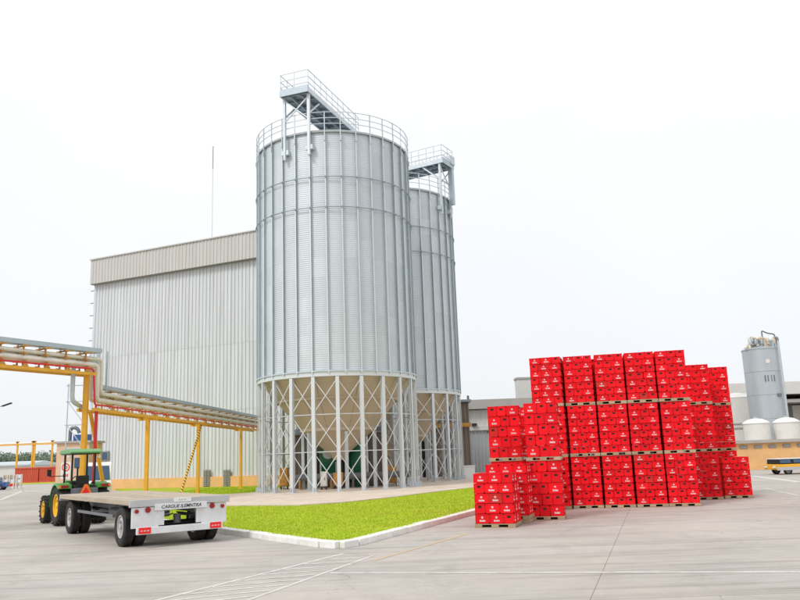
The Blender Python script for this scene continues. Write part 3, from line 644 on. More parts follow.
for Y in (41.3, 49.6, 59.6):
    p = lp(Y - RA.y, 0.0, 0)
    c_ = MB().box((p.x, p.y, ZL / 2), (0.19, 0.19, ZL)).build('column', 'yellow', rack, bevel=.012)
    MB().box((p.x, p.y, .16), (.46, .46, .05)).build('base_plate', 'yellow', c_)
    MB().bar(lp(Y - RA.y, -.5, ZL - .1), lp(Y - RA.y, .5, ZL - .1), .16, .12).build('cap_beam', 'yellow', c_)
MB().tube([lp(0.25, .1, ZL - .05), lp(2.3, .15, 0.1)], 0.085, 10).build('raking_strut', 'yellow', rack, True)
MB().tube([lp(49.3 - RA.y, .3, ZL - .02), lp(44.9 - RA.y, .5, LZ)], 0.075, 8).build('striped_guy_cover', 'hazard', rack, True)

# ================================================================== WHEELS
def tyre_mesh(R, w, rim, lugs=0):
    b = MB(); h = w / 2
    b.lathe([(rim, -h * .82), (rim + (R - rim) * .35, -h), (R - (R - rim) * .22, -h * .98), (R * .985, -h * .78), (R, -h * .45), (R, h * .45), (R * .985, h * .78), (R - (R - rim) * .22, h * .98), (rim + (R - rim) * .35, h), (rim, h * .82)], 40, 'x')
    if lugs:
        for k in range(lugs):
            for s_ in (-1, 1):
                a = 2 * pi * (k + (0.5 if s_ > 0 else 0)) / lugs
                pts = []
                for j, (xx, da) in enumerate(((0.04 * s_, 0), (h * .55 * s_, -.10), (h * 1.0 * s_, -.20))):
                    aa = a + da; pts.append(Vector((xx, R * cos(aa) * (1.0 if j < 2 else .965), R * sin(aa) * (1.0 if j < 2 else .965))))
                for j in range(2): b.bar(pts[j], pts[j + 1], 0.055, 0.07, up=tuple(Vector((0, pts[j].y, pts[j].z)).normalized()))
    else:
        for xx in (-.5, -.17, .17, .5):
            b.lathe([(R + .001, xx * h - .035), (R + .012, xx * h - .03), (R + .012, xx * h + .03), (R + .001, xx * h + .035)], 40, 'x')
    return b.mesh('tyre', 'tyre', 45)
def rim_mesh(rim, w, m, side, dish=0.3, holes=8):
    b = MB(); o = side * w / 2
    b.lathe([(rim * 1.02, -w * .41), (rim * 1.02, w * .41), (rim * .93, w * .40), (rim * .90, -w * .40), (rim * 1.02, -w * .41)], 32, 'x')
    xf = o * (1 - dish) ; b.lathe([(rim * .92, xf), (rim * .55, xf + side * .02), (rim * .5, xf - side * .05), (rim * .30, xf - side * .05), (rim * .27, xf + side * .05), (0, xf + side * .06)], 32, 'x')
    return b.mesh('rim', m, 35)
def wheel(parent, loc, R, w, rim, tm, rmesh, name='wheel'):
    wl = link(name, tm, parent, loc); link('rim', rmesh, wl); return wl

# ================================================================== TRAILER
HD = radians(35.0); tdir = Vector((-sin(HD), cos(HD)))
RLc = Vector((-6.86, 20.0)); TW, TL, DZ = 2.52, 7.9, 1.175
rc = RLc + Vector((cos(HD), sin(HD))) * TW / 2
tr = thing('flatbed_trailer', 'white flatbed farm trailer with wooden deck hitched behind the green tractor', 'trailer', (rc.x, rc.y, 0), HD)
# local: x to the right, y forward, rear edge at y=0
nb = 14; bw = TW / nb
bm_ = MB().box((0, TL / 2, DZ - .025), (bw - .008, TL - .12, .05)).mesh('deck_board', 'board')
for k in range(nb): link('deck_board', bm_, tr, (-TW / 2 + bw * (k + .5), 0, random.uniform(-.003, .003)))
for s_ in (-1, 1): MB().box((s_ * (TW / 2 + .025), TL / 2, DZ - .06), (.05, TL, .125)).build('side_rail', 'board', tr, bevel=.008)
MB().box((0, -.01, DZ - .085), (TW + .10, .07, .175)).build('rear_rail', 'grey', tr, bevel=.01)
MB().box((0, TL + .0, DZ - .09), (TW + .1, .06, .2)).build('front_rail', 'grey', tr, bevel=.008)
for s_ in (-.45, .45): MB().box((s_, TL / 2, DZ - .28), (.11, TL - .1, .20)).build('chassis_beam', 'midgrey', tr)
for k in range(7): MB().box((0, .5 + k * 1.1, DZ - .11), (TW - .1, .08, .10)).build('cross_member', 'midgrey', tr)
for s_ in (-1, 1):
    x = s_ * (TW / 2 - .36)
    rp_ = MB().box((x, .02, .74), (.68, .05, .50)).build('rear_panel', 'trailer', tr, bevel=.008)
    xl = s_ * (TW / 2 - .42); xo = s_ * (TW / 2 - .14)
    MB().lathe([(0, -.03), (.06, -.03), (.07, 0), (.07, .04)], 16, 'y', (xl, -.03, .92)).build('tail_light', 'lampred', rp_, 30)
    MB().lathe([(0, -.03), (.045, -.03), (.05, 0), (.05, .04)], 16, 'y', (xo, -.03, .90)).build('side_light', 'lampred', rp_, 30)
    MB().box((s_ * .50, .03, .76), (.16, .06, .46)).build('rear_upright', 'trailer', tr)
MB().box((0, -.04, .975), (1.36, .04, .16)).build('name_board', 'trailer', tr, bevel=.006)
MB().box((0, -.02, .42), (TW - .28, .08, .17)).build('bumper', 'trailer', tr, bevel=.012)
for s_ in (-1, 1):
    rt = MB().box((s_ * (TW / 2 - .34), -.065, .43), (.30, .012, .15)).build('reflector', 'redtape', tr)
    for q in (-.08, .0, .08): MB().box((s_ * (TW / 2 - .34) + q, -.073, .425), (.05, .004, .025)).build('print', 'white', rt)
pl = MB().box((.03, -.055, DZ - .045), (.46, .015, .11)).build('number_plate', 'plain', tr, bevel=.004)
def text(s, size, parent, loc, rot, m='dark', name='lettering', bold=0.0, shear=0.0):
    c = bpy.data.curves.new(name, 'FONT'); c.body = s; c.size = size; c.align_x = 'CENTER'; c.align_y = 'CENTER'; c.extrude = .002; c.offset = bold; c.shear = shear
    c.materials.append(MT[m]); t = bpy.data.objects.new(name, c); me = bpy.data.meshes.new_from_object(t); me.materials.clear(); me.materials.append(MT[m]); bpy.data.objects.remove(t)
    return link(name, me, parent, loc, rot)
for q, w_ in ((-.08, .035), (-.03, .02), (.015, .02), (.07, .03)): MB().box((.03 + q, -.064, DZ - .045), (w_, .004, .045)).build('plate_mark', 'grey', pl)
text('CARGUE ILEMNTRA', .118, tr, (0, -.064, .972), (pi / 2, 0, 0), 'dark', bold=.001, shear=.25)
TR_ = .50
tm1 = tyre_mesh(TR_, .27, .29); rmL = rim_mesh(.29, .27, 'rim', -1, .45); rmR = rim_mesh(.29, .27, 'rim', 1, .45)
for y in (1.0, TL - 1.15):
    MB().tube([(-1.05, y, TR_), (1.05, y, TR_)], .075, 10).build('axle', 'dark', tr, True)
    for s_ in (-1, 1):
        for q in (1.12, .80): wheel(tr, (s_ * q, y, TR_ - .005), TR_, .27, .29, tm1, rmL if s_ < 0 else rmR)
        sp_ = MB()
        for k in range(4): sp_.bar((s_ * .45, y - .55 + k * .08, DZ - .43 - k * .02), (s_ * .45, y + .55 - k * .08, DZ - .43 - k * .02), .08, .018)
        sp_.build('leaf_spring', 'dark', tr)
MB().lathe([(.0, 0), (.55, 0), (.55, .07), (0, .07)], 32, 'z', (0, TL - 1.15, DZ - .45)).build('turntable', 'dark', tr, 30)
for s_ in (-1, 1): MB().bar((s_ * .4, TL - 1.0, TR_ + .05), (0.0, TL + 1.35, .58), .08, .09).build('drawbar', 'midgrey', tr)
for s_ in (-1, 1): MB().box((s_ * .96, .40, .52), (.62, .02, .42)).build('mud_flap', 'skin_black', tr)
for q, zz in ((-.12, .66), (.0, .70), (.1, .64)): MB().tube(fillet([(q, 0.9, zz + .1), (q * 2, 2.6, zz - .12), (q, 4.6, zz + .02), (q, TL + .9, zz)], .4), .018, 6).build('brake_hose', 'skin_black', tr, True)
MB().tube([(.12, .6, .75), (.12, .6, .52)], .10, 10).build('brake_chamber', 'midgrey', tr, True); MB().tube([(-.3, .75, .62), (-.3, 1.3, .62)], .09, 10).build('brake_chamber', 'midgrey', tr, True)
MB().box((.5, 3.4, .72), (.45, .9, .34)).build('tool_box', 'grey', tr, bevel=.02)
MB().tube([(-.55, 2.6, .72), (-.55, 4.3, .72)], .13, 12).build('air_tank', 'midgrey', tr, True)
MB().bar((-TW / 2 + .1, 1.9, .72), (-TW / 2 + .1, TL - 2.0, .72), .05, .08).build('side_guard', 'midgrey', tr)

# ================================================================== TRACTOR
lr = gnd(58.5, 526).xy; lf = gnd(44.5, 523.3).xy; td = (lf - lr).normalized(); HT = atan2(-td.x, td.y); tright = Vector((td.y, -td.x))
tc0 = lr + tright * .70
tk = thing('tractor', 'green tractor with canopy and yellow wheels pulling the trailer', 'tractor', (tc0.x, tc0.y, 0), HT)
WB = (lf - lr).length
RT, FT = .72, .52
rt_m = tyre_mesh(RT - .04, .42, .40, 18); rr_m = rim_mesh(.40, .42, 'yrim', -1, .5); rr_m2 = rim_mesh(.40, .42, 'yrim', 1, .5)
ft_m = tyre_mesh(FT - .035, .30, .31, 16); fr_m = rim_mesh(.31, .30, 'yrim', -1, .4); fr_m2 = rim_mesh(.31, .30, 'yrim', 1, .4)
for s_ in (-1, 1):
    wheel(tk, (s_ * .66, 0, RT), RT, .42, .40, rt_m, rr_m if s_ < 0 else rr_m2, 'rear_wheel')
    wheel(tk, (s_ * .66, WB, FT), FT, .30, .31, ft_m, fr_m if s_ < 0 else fr_m2, 'front_wheel')
    fe = MB().lathe([(RT + .07, s_ * .44 - .0), (RT + .07, s_ * .88), (RT + .0, s_ * .90), (RT + .03, s_ * .44)], 20, 'x', (0, 0, RT), radians(-5), radians(125))
    # lathe about x: angle 0 along +y, 90 deg up
    fo = fe.build('fender', 'green', tk, 40, loc=(0, 0, 0))
    MB().box((s_ * .68, -.52, 1.38), (.44, .16, .16)).build('fender_tail', 'green', tk, bevel=.02)
    lo = MB().box((s_ * .70, -.615, 1.38), (.26, .05, .10)).build('tail_light', 'lampred', tk, bevel=.01)
    MB().box((s_ * .86, -.615, 1.38), (.07, .05, .09)).build('indicator', 'orange', tk)
    for y in (-.30, .75): MB().box((s_ * .40, y, 1.90), (.06, .06, 1.30)).build('canopy_post', 'skin_black', tk)
MB().tube([(-.66, 0, RT), (.66, 0, RT)], .14, 12).build('rear_axle', 'green', tk, True)
MB().tube([(-.66, WB, FT), (.66, WB, FT)], .09, 10).build('front_axle', 'green', tk, True)
MB().box((0, .35, .80), (.46, 1.3, .42)).build('gearbox', 'green', tk, bevel=.03)
hd = MB().xprism([(.85, .75), (WB + .55, .70), (WB + .60, 1.15), (WB + .45, 1.32), (.85, 1.45)], -.30, .30).build('hood', 'green', tk, bevel=.05)
MB().box((0, WB + .60, .98), (.48, .05, .42)).build('grille', 'skin_black', hd)
MB().tube([(.22, 1.35, 1.35), (.22, 1.35, 2.05)], .035, 8).build('exhaust', 'skin_black', tk, True)
cano = MB().xprism([(-.62, 2.60), (-.58, 2.54), (.95, 2.54), (1.02, 2.60), (.8, 2.70), (-.4, 2.70)], -.56, .56).build('canopy', 'lightgreen', tk, bevel=.03)
MB().box((0, .2, 2.53), (1.0, 1.4, .04)).build('canopy_liner', 'skin_black', cano)
st = MB().box((0, -.02, 1.22), (.48, .45, .12)).box((0, -.22, 1.50), (.46, .10, .5)).build('seat', 'skin_black', tk, bevel=.04)
MB().lathe([(.17, -.012), (.19, 0), (.17, .012), (.155, 0), (.17, -.012)], 24, 'y', (0, .55, 1.55)).build('steering_wheel', 'skin_black', tk, True)
MB().box((0, .72, 1.35), (.4, .2, .4)).build('dashboard', 'skin_black', tk, bevel=.03)
MB().box((0, -.50, 1.14), (.95, .16, .34)).build('rear_panel', 'midgrey', tk, bevel=.02)
for s_ in (-1, 1):
    MB().box((s_ * .43, .05, 1.12), (.06, .95, .62)).build('inner_fender', 'green', tk, bevel=.02)
    MB().box((s_ * .30, -.47, 1.30), (.16, .14, .22)).build('hydraulic_box', 'skin_black', tk, bevel=.02)
    MB().tube([(s_ * .38, -.52, .62), (s_ * .38, -.46, 1.15)], .028, 6).build('lift_rod', 'dark', tk)
MB().tube(fillet([(.1, -.55, 1.1), (.18, -.9, .95), (.1, -1.3, .7)], .15), .016, 6).build('hydraulic_hose', 'skin_black', tk, True)
MB().box((0, .95, 1.42), (.62, .10, .30)).build('cowl', 'green', tk, bevel=.03)
MB().box((0, -.52, .80), (.5, .2, .5)).build('hitch_block', 'dark', tk, bevel=.02)
MB().bar((0, -.3, .52), (0, -1.3, .56), .12, .06).build('tow_bar', 'dark', tk)
for s_ in (-1, 1): MB().bar((s_ * .25, -.3, .70), (s_ * .35, -1.05, .60), .05, .07).build('lift_arm', 'dark', tk)
sg = MB(); q = .24
sg.prism([(-q, 0), (q, 0), (q * .94, .06), (.05, .42), (-.05, .42), (-q * .94, .06)], 0, .012)
sgo = sg.build('warning_triangle', 'orange', tk, loc=(.02, -.66, 1.02), rot=(pi / 2, 0, 0))
MB().prism([(-q * .62, .07), (q * .62, .07), (0, .33)], .012, .015).build('triangle_centre', 'redtape', sgo)
MB().tube([(-.40, .74, 1.75), (-.95, .62, 1.75), (-.95, .62, 1.95)], .015, 6).build('mirror_arm', 'skin_black', tk); MB().box((-.97, .62, 1.88), (.14, .04, .24)).build('mirror', 'skin_black', tk)
for s_ in (-1, 1): MB().lathe([(0, -.04), (.06, -.03), (.06, .03)], 12, 'y', (s_ * .52, -.36, 2.42)).build('work_light', 'plain', tk)

# ================================================================== CRATES ON PALLETS
def crate_geo(h, mi=(0, 1, 2)):
    """long side .40 (x), short side .30 (y); ribbed walls, hand holes in the short ends, print on the long sides"""
    b = MB(); L, D, t = .391, .291, .018; R_, K, Wm = mi
    for s_ in (-1, 1):
        b.box((0, s_ * (D / 2 - t / 2 - .010), h / 2), (L - .012, t, h - .02), mi=R_)                  # long wall
        b.box((0, s_ * (D / 2 - .006), h - .025), (L, .012, .030), mi=R_); b.box((0, s_ * (D / 2 - .006),   .020), (L, .012, .028), mi=R_)
        hz = h * .66; hh = min(.066, h * .25); hw = .10                                                 # short wall round the hand hole
        X = s_ * (L / 2 - t / 2 - .010); Dw = D - .06
        b.box((X, 0, (hz - hh / 2) / 2 + .003), (t, Dw, hz - hh / 2 - .006), mi=R_)
        zt_ = (hz + hh / 2 + h) / 2; b.box((X, 0, zt_ - .005), (t, Dw, h - hz - hh / 2 - .01), mi=R_)
        for q in (-1, 1):
            y = q * (hw / 2 + (Dw - hw) / 4); b.box((X, y, hz), (t, (Dw - hw) / 2, hh), mi=R_)
        b.box((s_ * (L / 2 - .006), 0, .022), (.012, D - .03, .036), mi=R_); b.box((s_ * (L / 2 - .006), 0, h - .020), (.012, D - .03, .020), mi=R_)
        for q in (-1, 1): b.box((s_ * (L / 2 - .012), q * (D / 2 - .012), h / 2), (.024, .024, h - .010), mi=R_)
    return b
def core_geo(h, mi=0): return MB().box((0, 0, h / 2 - .012), (.31, .21, h - .05), mi=mi)
def print_face(b, poly, mi):
    y = -.1395; vs = [(x, y - .001, z) for x, z in poly] + [(x, y + .004, z) for x, z in poly]; n_ = len(poly)
    b.add(vs, [tuple(range(n_ - 1, -1, -1))] + [(i, n_ + i, n_ + (i + 1) % n_, (i + 1) % n_) for i in range(n_)], mi)
def emblem_geo(h, mi=0, b=None):
    b = b or MB(); zc = h * .62; r = min(.033, h * .135); pts = []
    for k in range(10):               # five pointed emblem
        a = pi / 2 + k * pi / 5; q = r * (1.3 if k % 2 == 0 else .58); pts.append((q * cos(a), zc + q * sin(a)))
    print_face(b, pts, mi); return b
def wordmark_geo(h, mi=0, b=None):
    b = b or MB(); z0_ = h * .26; hh = h * .10; x = -.078; top = []
    for wd, tall in ((.024, 1.35), (.018, 1), (.020, 1), (.020, 1.35), (.026, 1), (.020, 1)):     # letters standing on one ground line
        top += [(x, z0_), (x + .005, z0_ + hh * tall), (x + wd + .005, z0_ + hh * tall), (x + wd, z0_)]; x += wd + .006
    print_face(b, [(x, z0_ - h * .045), (-.078, z0_ - h * .045)] + top, mi); return b
CM = {}
def crate_meshes(h):
    if h not in CM: CM[h] = (crate_geo(h).mesh('crate', ['red']), crate_geo(h).mesh('crate', ['redold']), core_geo(h).mesh('bottles', 'crown'), emblem_geo(h).mesh('emblem', 'white'), wordmark_geo(h).mesh('wordmark', 'white'))
    return CM[h]
PAL = {}
def pallet(W_, D_, loc, yaw, label, th=.112):
    k = (W_, D_)
    if k not in PAL:
        nbd = 7; bw_ = D_ / nbd
        PAL[k] = (MB().box((0, 0, th - .011), (W_, bw_ * .78, .022)).mesh('deck_board', 'pallet'),
                  MB().box((0, 0, .049), (.20, D_ - .012, .070)).mesh('stringer', 'pallet'), MB().box((0, 0, .009), (W_, .10, .018)).mesh('base_board', 'pallet'), nbd, bw_)
    a, s, c, nbd, bw_ = PAL[k]
    t = thing('pallet', label, 'pallet', loc, yaw, 'wooden pallets under the crates')
    for i in range(nbd): link('deck_board', a, t, (W_ / 2, bw_ * (i + .5), 0))
    for x in (.105, W_ / 2, W_ - .105): link('stringer', s, t, (x, D_ / 2, .006))
    for y in (.06, D_ / 2, D_ - .06): link('base_board', c, t, (W_ / 2, y, -.001))
    return t
ORD = ['bottom', 'second', 'third', 'fourth', 'fifth', 'sixth', 'seventh', 'eighth']
crates = []      # (area, pos, yaw, h, label, visible)
rc_ = random.Random(3)
def stack(fl, yaw, pattern, tiers, h, name, tier_names, vis_right=False, hidden_tiers=(), side_only=(), z_base=0.0, lean=0.0, D_=1.1, fill_top=False, top_missing=None, pallets=1, PT=.112):
    wmap = {'L': (.4, .3), 'S': (.3, .4)}; W_ = sum(wmap[c][0] for c in pattern)
    ux = Vector((cos(yaw), sin(yaw))); uy = Vector((-sin(yaw), cos(yaw))); z = z_base; fl = Vector(fl[:2])
    tier_names = list(tier_names)
    for ti, rows in enumerate(tiers):
        o2 = fl + ux * rc_.uniform(-.02, .02) + uy * rc_.uniform(-.03, .03); yw = yaw + rc_.uniform(-.012, .012)
        ux_ = Vector((cos(yw), sin(yw))); uy_ = Vector((-sin(yw), cos(yw)))
        for pk in range(pallets if ti == 0 else 1):
            pl_ = o2 - ux_ * .02 - uy_ * .02
            pallet(round(W_ + .04, 2), D_ + .04, (pl_.x, pl_.y, z), yw, ('wooden pallet under the %s of %s' if pallets == 1 else ('lower' if pk == 0 else 'upper') + ' of two pallets under the %s of %s') % (tier_names[ti], name)); z += PT + .001
        for r in range(rows):
            pat = pattern if (r + ti) % 2 == 0 else pattern[::-1]; x = 0.0; items = []
            for i, c in enumerate(pat):
                w_, d_ = wmap[c]; pos = ('left', 'middle', 'right')[i] if len(pat) == 3 else ('left', 'right')[min(i, 1)]
                items.append((x + w_ / 2, d_ / 2, c, pos, 'front')); x += w_
            for side in ('R', 'L'):
                c = pat[-1] if side == 'R' else pat[0]; y = wmap[c][1]; k = 0
                while y < D_ - .25:
                    cc = 'S' if D_ - y > .38 else 'L'; w_, d_ = wmap[cc]
                    items.append(((W_ - w_ / 2) if side == 'R' else w_ / 2, y + d_ / 2, cc, ('second', 'third', 'fourth')[k] , 'side' + side)); y += d_; k += 1
            if fill_top and r == rows - 1:
                for yy in (.6, .95): items.append((W_ / 2, yy, 'L', 'x', 'in'))
            for (px, py, c, pos, where) in items:
                if top_missing and (r, where, pos) in top_missing: continue
                jx, jy, jr = rc_.uniform(-.004, .004), rc_.uniform(-.006, .006), rc_.uniform(-.012, .012)
                p = o2 + ux_ * (px + jx) + uy_ * (py + jy)
                ya = yw + (pi / 2 if c == 'S' else 0) + jr
                rowname = 'top row' if r == rows - 1 else ORD[r] + ' row'
                vis = (where == 'front' and ti not in hidden_tiers and ti not in side_only) or (where == 'sideR' and vis_right and ti not in hidden_tiers)
                if where == 'front': lab = 'red crate, %s, %s, %s, %s' % (pos, rowname, tier_names[ti], name)
                else: lab = 'red crate, %s back on right flank, %s, %s, %s' % (pos, rowname, tier_names[ti], name)
                size = (.4 if c == 'L' else .3) * h / (p.y * p.y) * (1.0 if where == 'front' else .35)
                crates.append((size, (p.x, p.y, z), ya, h, lab, vis))
            z += h
    return z
YW = -0.22
wux = Vector((cos(YW), sin(YW))); wuy = Vector((-sin(YW), cos(YW))); w0 = Vector((5.86, 28.39))
T3 = ('lower tier', 'middle tier', 'upper tier')
hs = .2398
for k, nm in enumerate(('second wall column', 'third wall column', 'fourth wall column', 'fifth wall column')):
    stack(w0 + wux * (k * 1.068) + wuy * (.04 * (k % 2)), YW + (0.006, -.004, .008, -.006)[k], ['L', 'S', 'S'] if k % 2 == 0 else ['L', 'S', 'S'], (7, 7, 7), hs, nm + ' from left', T3, vis_right=False)
stack(w0 - wux * 1.22 - wuy * .10, YW - .10, ['L', 'L', 'S'], (7, 7, 7), hs, 'first wall column from left', T3, vis_right=True, hidden_tiers=(0, 1))
stack(gnd(476.2, 528.3).xy + Vector((0, .02)), -.30, ['L', 'L', 'S'], (5,), .272, 'low front stack beside lawn', ('only tier',), vis_right=True, fill_top=True)
aA = gnd(476.2, 528.3).xy + Vector((sin(.30) * 1.22 + .02, cos(.30) * 1.22))
stack(aA + Vector((.06, .0)), -.30, ['L', 'L', 'L'], (5,), .292, 'stack behind the low front stack', ('only tier',), vis_right=True, fill_top=True, pallets=2)
cC = atY(490.5, 460, 25.6).xy
stack(cC, -.22, ['L', 'S', 'S'], (5, 5), .328, 'tall stack left of the wall', ('lower tier', 'upper tier'), vis_right=True, side_only=(0,))
stack(cC + Vector((.55, 1.45)), -.22, ['L', 'S', 'S'], (5, 5), .328, 'stack hidden behind the tall stack', ('lower tier', 'upper tier'), hidden_tiers=(0, 1))
cB = gnd(530.5, 520.5).xy
stack(cB, -.24, ['S', 'S', 'L'], (5, 5), .326, 'stack in front of the first wall column', ('lower tier', 'upper tier'), vis_right=True)
c5 = gnd(702.5, 500.0).xy
stack(c5 - Vector((.28, -.0)), -.20, ['L', 'S', 'S'], (7, 7, 6), hs, 'column behind the wall, right', T3)
stack(c5 + Vector((.95, 1.25)), -.20, ['S', 'S', 'L'], (7, 7, 6), hs, 'rearmost column at right end', T3, hidden_tiers=(0,))
for k in range(4):        # second row of the wall, seen only through the gaps
    stack(w0 + wux * (k * 1.068 - .55) + wuy * 1.30, YW, ['L', 'S', 'S'], (7, 7, 7), hs, ('first', 'second', 'third', 'fourth', 'fifth')[k] + ' column of the rear row', T3, hidden_tiers=(0, 1, 2))
c7 = gnd(726, 498.8).xy
stack(c7 + Vector((0, .05)), -.16, ['L', 'S', 'S'], (6,), hs, 'low stack at far right', ('only tier',), fill_top=True)
vis_list = sorted([c for c in crates if c[5]], key=lambda c: -c[0])
solo = vis_list[:300]; rest = vis_list[300:] + [c for c in crates if not c[5]]
for size, p, ya, h, lab, v in solo:
    cm, cold, km, em_, wm_ = crate_meshes(h)
    o = link('crate', cold if rc_.random() < .04 else cm, None, p, ya); tag(o, lab, 'crate', 'red beer crates stacked on pallets')
    link('bottles', km, o); link('emblem', em_, o); link('wordmark', wm_, o)
rb = MB()
TPL = {}
for size, p, ya, h, lab, v in rest:
    if h not in TPL:
        g_ = crate_geo(h, (0, 1, 2)); c_ = core_geo(h, 1); l_ = wordmark_geo(h, 2, emblem_geo(h, 2)); g_.add(c_.v, c_.f, 1); g_.add(l_.v, l_.f, 2); TPL[h] = g_
    g_ = TPL[h]; ca, sa = cos(ya), sin(ya); o = len(rb.v)
    rb.v += [(p[0] + x * ca - y * sa, p[1] + x * sa + y * ca, p[2] + z) for x, y, z in g_.v]
    rb.f += [tuple(i + o for i in f) for f in g_.f]; rb.m += g_.m
ro = rb.build('crates', ['red', 'crown', 'white']); ro['kind'] = 'stuff'; ro['label'] = 'remaining red crates deeper in the stacks and at the far right'; ro['group'] = 'red beer crates stacked on pallets'

# ================================================================== PLANT AT THE RIGHT
def ribbed_wall(parent, name, w, h, n, m, loc, rot=0.0, pitch=.3, depth=.05):
    me = ribbed(w / n - .006, h, pitch, depth).mesh(name, m)
    for k in range(n): link(name, me, parent, Vector(loc) + Matrix.Rotation(rot, 3, 'Z') @ Vector((k * w / n, 0, 0)), rot)
ob = thing('tank_base_building', 'low ochre walled building with vent row below the white tanks', 'building', (26.2, 64.0, 0))
MB().box((10, 3, 1.05), (20, 6, 2.1)).build('wall', 'plinth', ob)
MB().box((10, 2.95, 2.21), (20.5, 6.5, .24)).build('roof_slab', 'beam', ob)
for k in range(12): 
    vv = MB().box((.9 + k * 1.15, -.02, 1.80), (.62, .06, .26)).build('vent', 'louver', ob)
    MB().box((.9 + k * 1.15, -.06, 1.80), (.5, .03, .05)).build('slat', 'beam', vv)
MB().box((3.8, -.02, .6), (.35, .05, .3)).build('hatch', 'louver', ob)
for i, (px, lab) in enumerate(((758, 'left white domed tank on the ochre building'), (788.5, 'right white domed tank on the ochre building'))):
    p = atY(px, 440, 66.5)
    tk2 = thing('white_tank', lab, 'tank', (p.x, 66.5, 2.34), 0, 'white domed tanks')
    MB().lathe([(0, 0), (1.04, 0), (1.04, 1.35)], 32).build('shell', 'tankwhite', tk2, 40)
    MB().lathe([(1.08, 1.33), (1.08, 1.40), (.95, 1.52), (.6, 1.70), (.2, 1.78), (0, 1.79)], 32).build('dome', 'plain', tk2, 50)
    MB().lathe([(0, 1.76), (.16, 1.76), (.16, 1.9), (0, 1.92)], 12).build('hatch', 'grey', tk2, 30)
tw = atY(771, 440, 70.5)
tower = thing('process_tower', 'tall grey cylindrical steel tank tower with pipework on its top', 'tank', (tw.x, 70.5, 0))
TRr = 1.52; TTZ = 10.35
for k in range(5):
    MB().lathe([(TRr, k * TTZ / 5 + .01), (TRr, (k + 1) * TTZ / 5 - .01), (TRr - .03, (k + 1) * TTZ / 5)], 40).build('shell_ring', 'tank', tower, 40)
MB().lathe([(TRr + .04, TTZ - .06), (TRr + .04, TTZ + .04), (TRr - .1, TTZ + .1), (0, TTZ + .45)], 40).build('top', 'tank', tower, 40)
MB().tube([(TRr * .72, -TRr * .85, 0.2), (TRr * .72, -TRr * .85, TTZ + .6)], .06, 8).build('riser_pipe', 'galv', tower)
MB().tube([(TRr * 1.02, -.4, 0.2), (TRr * 1.02, -.4, TTZ + .9)], .11, 8).build('riser_pipe', 'galv', tower)
MB().box((-.1, -TRr + .02, TTZ - 1.2), (.36, .08, .36)).build('manhole', 'tankwhite', tower); MB().box((.55, -TRr * .95, TTZ - 4.2), (.4, .08, .3)).build('name_plate', 'midgrey', tower)
for x in (-.5, -.25, .05, .3): MB().box((x, -TRr * .99, TTZ - 2.7), (.07, .06, .55)).build('lug', 'midgrey', tower)
rr2 = random.Random(8)
for k in range(8):
    x = -1.2 + k * .34; r_ = rr2.uniform(.09, .16); hh = rr2.uniform(.35, .85); y = rr2.uniform(-.9, .1)
    MB().tube(fillet([(x, y, TTZ), (x, y, TTZ + hh + .25), (x + rr2.choice((-.5, .5, .35)), y, TTZ + hh + .25), (x + rr2.choice((-.4, .4)), y + .1, TTZ + .1)], .12), r_, 8).build('pipe', rr2.choice(('pipe', 'galvmid', 'galvdark', 'hopper')), tower, True)
for k in range(5):
    x = -1.1 + k * .52; MB().lathe([(0, TTZ + .3), (.2, TTZ + .35), (.2, TTZ + .75), (.08, TTZ + .9), (0, TTZ + .9)], 12, 'z', (x, -.75, .05)).build('valve', rr2.choice(('hopper', 'galvdark', 'galvmid')), tower, 40)
MB().tube(fillet([(.25, -.3, TTZ), (.25, -.3, TTZ + 1.7), (.75, -.3, TTZ + 1.45), (1.35, -.3, TTZ + 1.35), (1.5, -.3, TTZ + .2)], .15), .06, 8).build('vent_pipe', 'midgrey', tower, True)
# long frame building behind
lbz = thing('frame_building', 'open concrete frame hall with pale roof band behind the steel tower', 'building', (24.0, 84.0, 0))
MB().box((22, 8, 7.75), (46, 17, 1.3)).build('roof_band', 'shedlight', lbz)
MB().box((22, 8, 6.4), (46, 16.2, .35)).build('roof_beam', 'beam', lbz)
MB().box((22, .4, 4.0), (46, .7, .35)).build('floor_beam', 'beam', lbz)
MB().box((22, 15, 3.2), (46, .3, 6.2)).build('rear_wall', 'midgrey', lbz)
for k in range(9): MB().box((.4 + k * 5.2, .4, 3.2), (.45, .45, 6.4)).build('pillar', 'beam', lbz)
for k in range(6): MB().box((16.5 + k * 3.2, 4, 5.2), (1.6, 1.2, 1.7)).build('equipment', 'shedlight' if k % 2 else 'grey', lbz)
for i, (px, Yt, r_, z1, lab) in enumerate(((741, 76, 1.55, 6.4, 'pale upright tank left of the steel tower, beside the crates'),)):
    p = atY(px, 440, Yt); t_ = thing('storage_tank', lab, 'tank', (p.x, Yt, 0))
    MB().lathe([(0, 0), (r_, 0), (r_, z1)], 32).build('shell', 'shedlight', t_, 40); MB().lathe([(r_ + .03, z1), (r_ * .6, z1 + .4), (0, z1 + .55)], 32).build('roof', 'shedlight', t_, 40)
    for z in (3.5, 3.9): MB().lathe([(r_ + .01, z), (r_ + .1, z), (r_ + .1, z + .12), (r_ + .01, z + .12)], 32).build('band', 'beam', t_, 40)
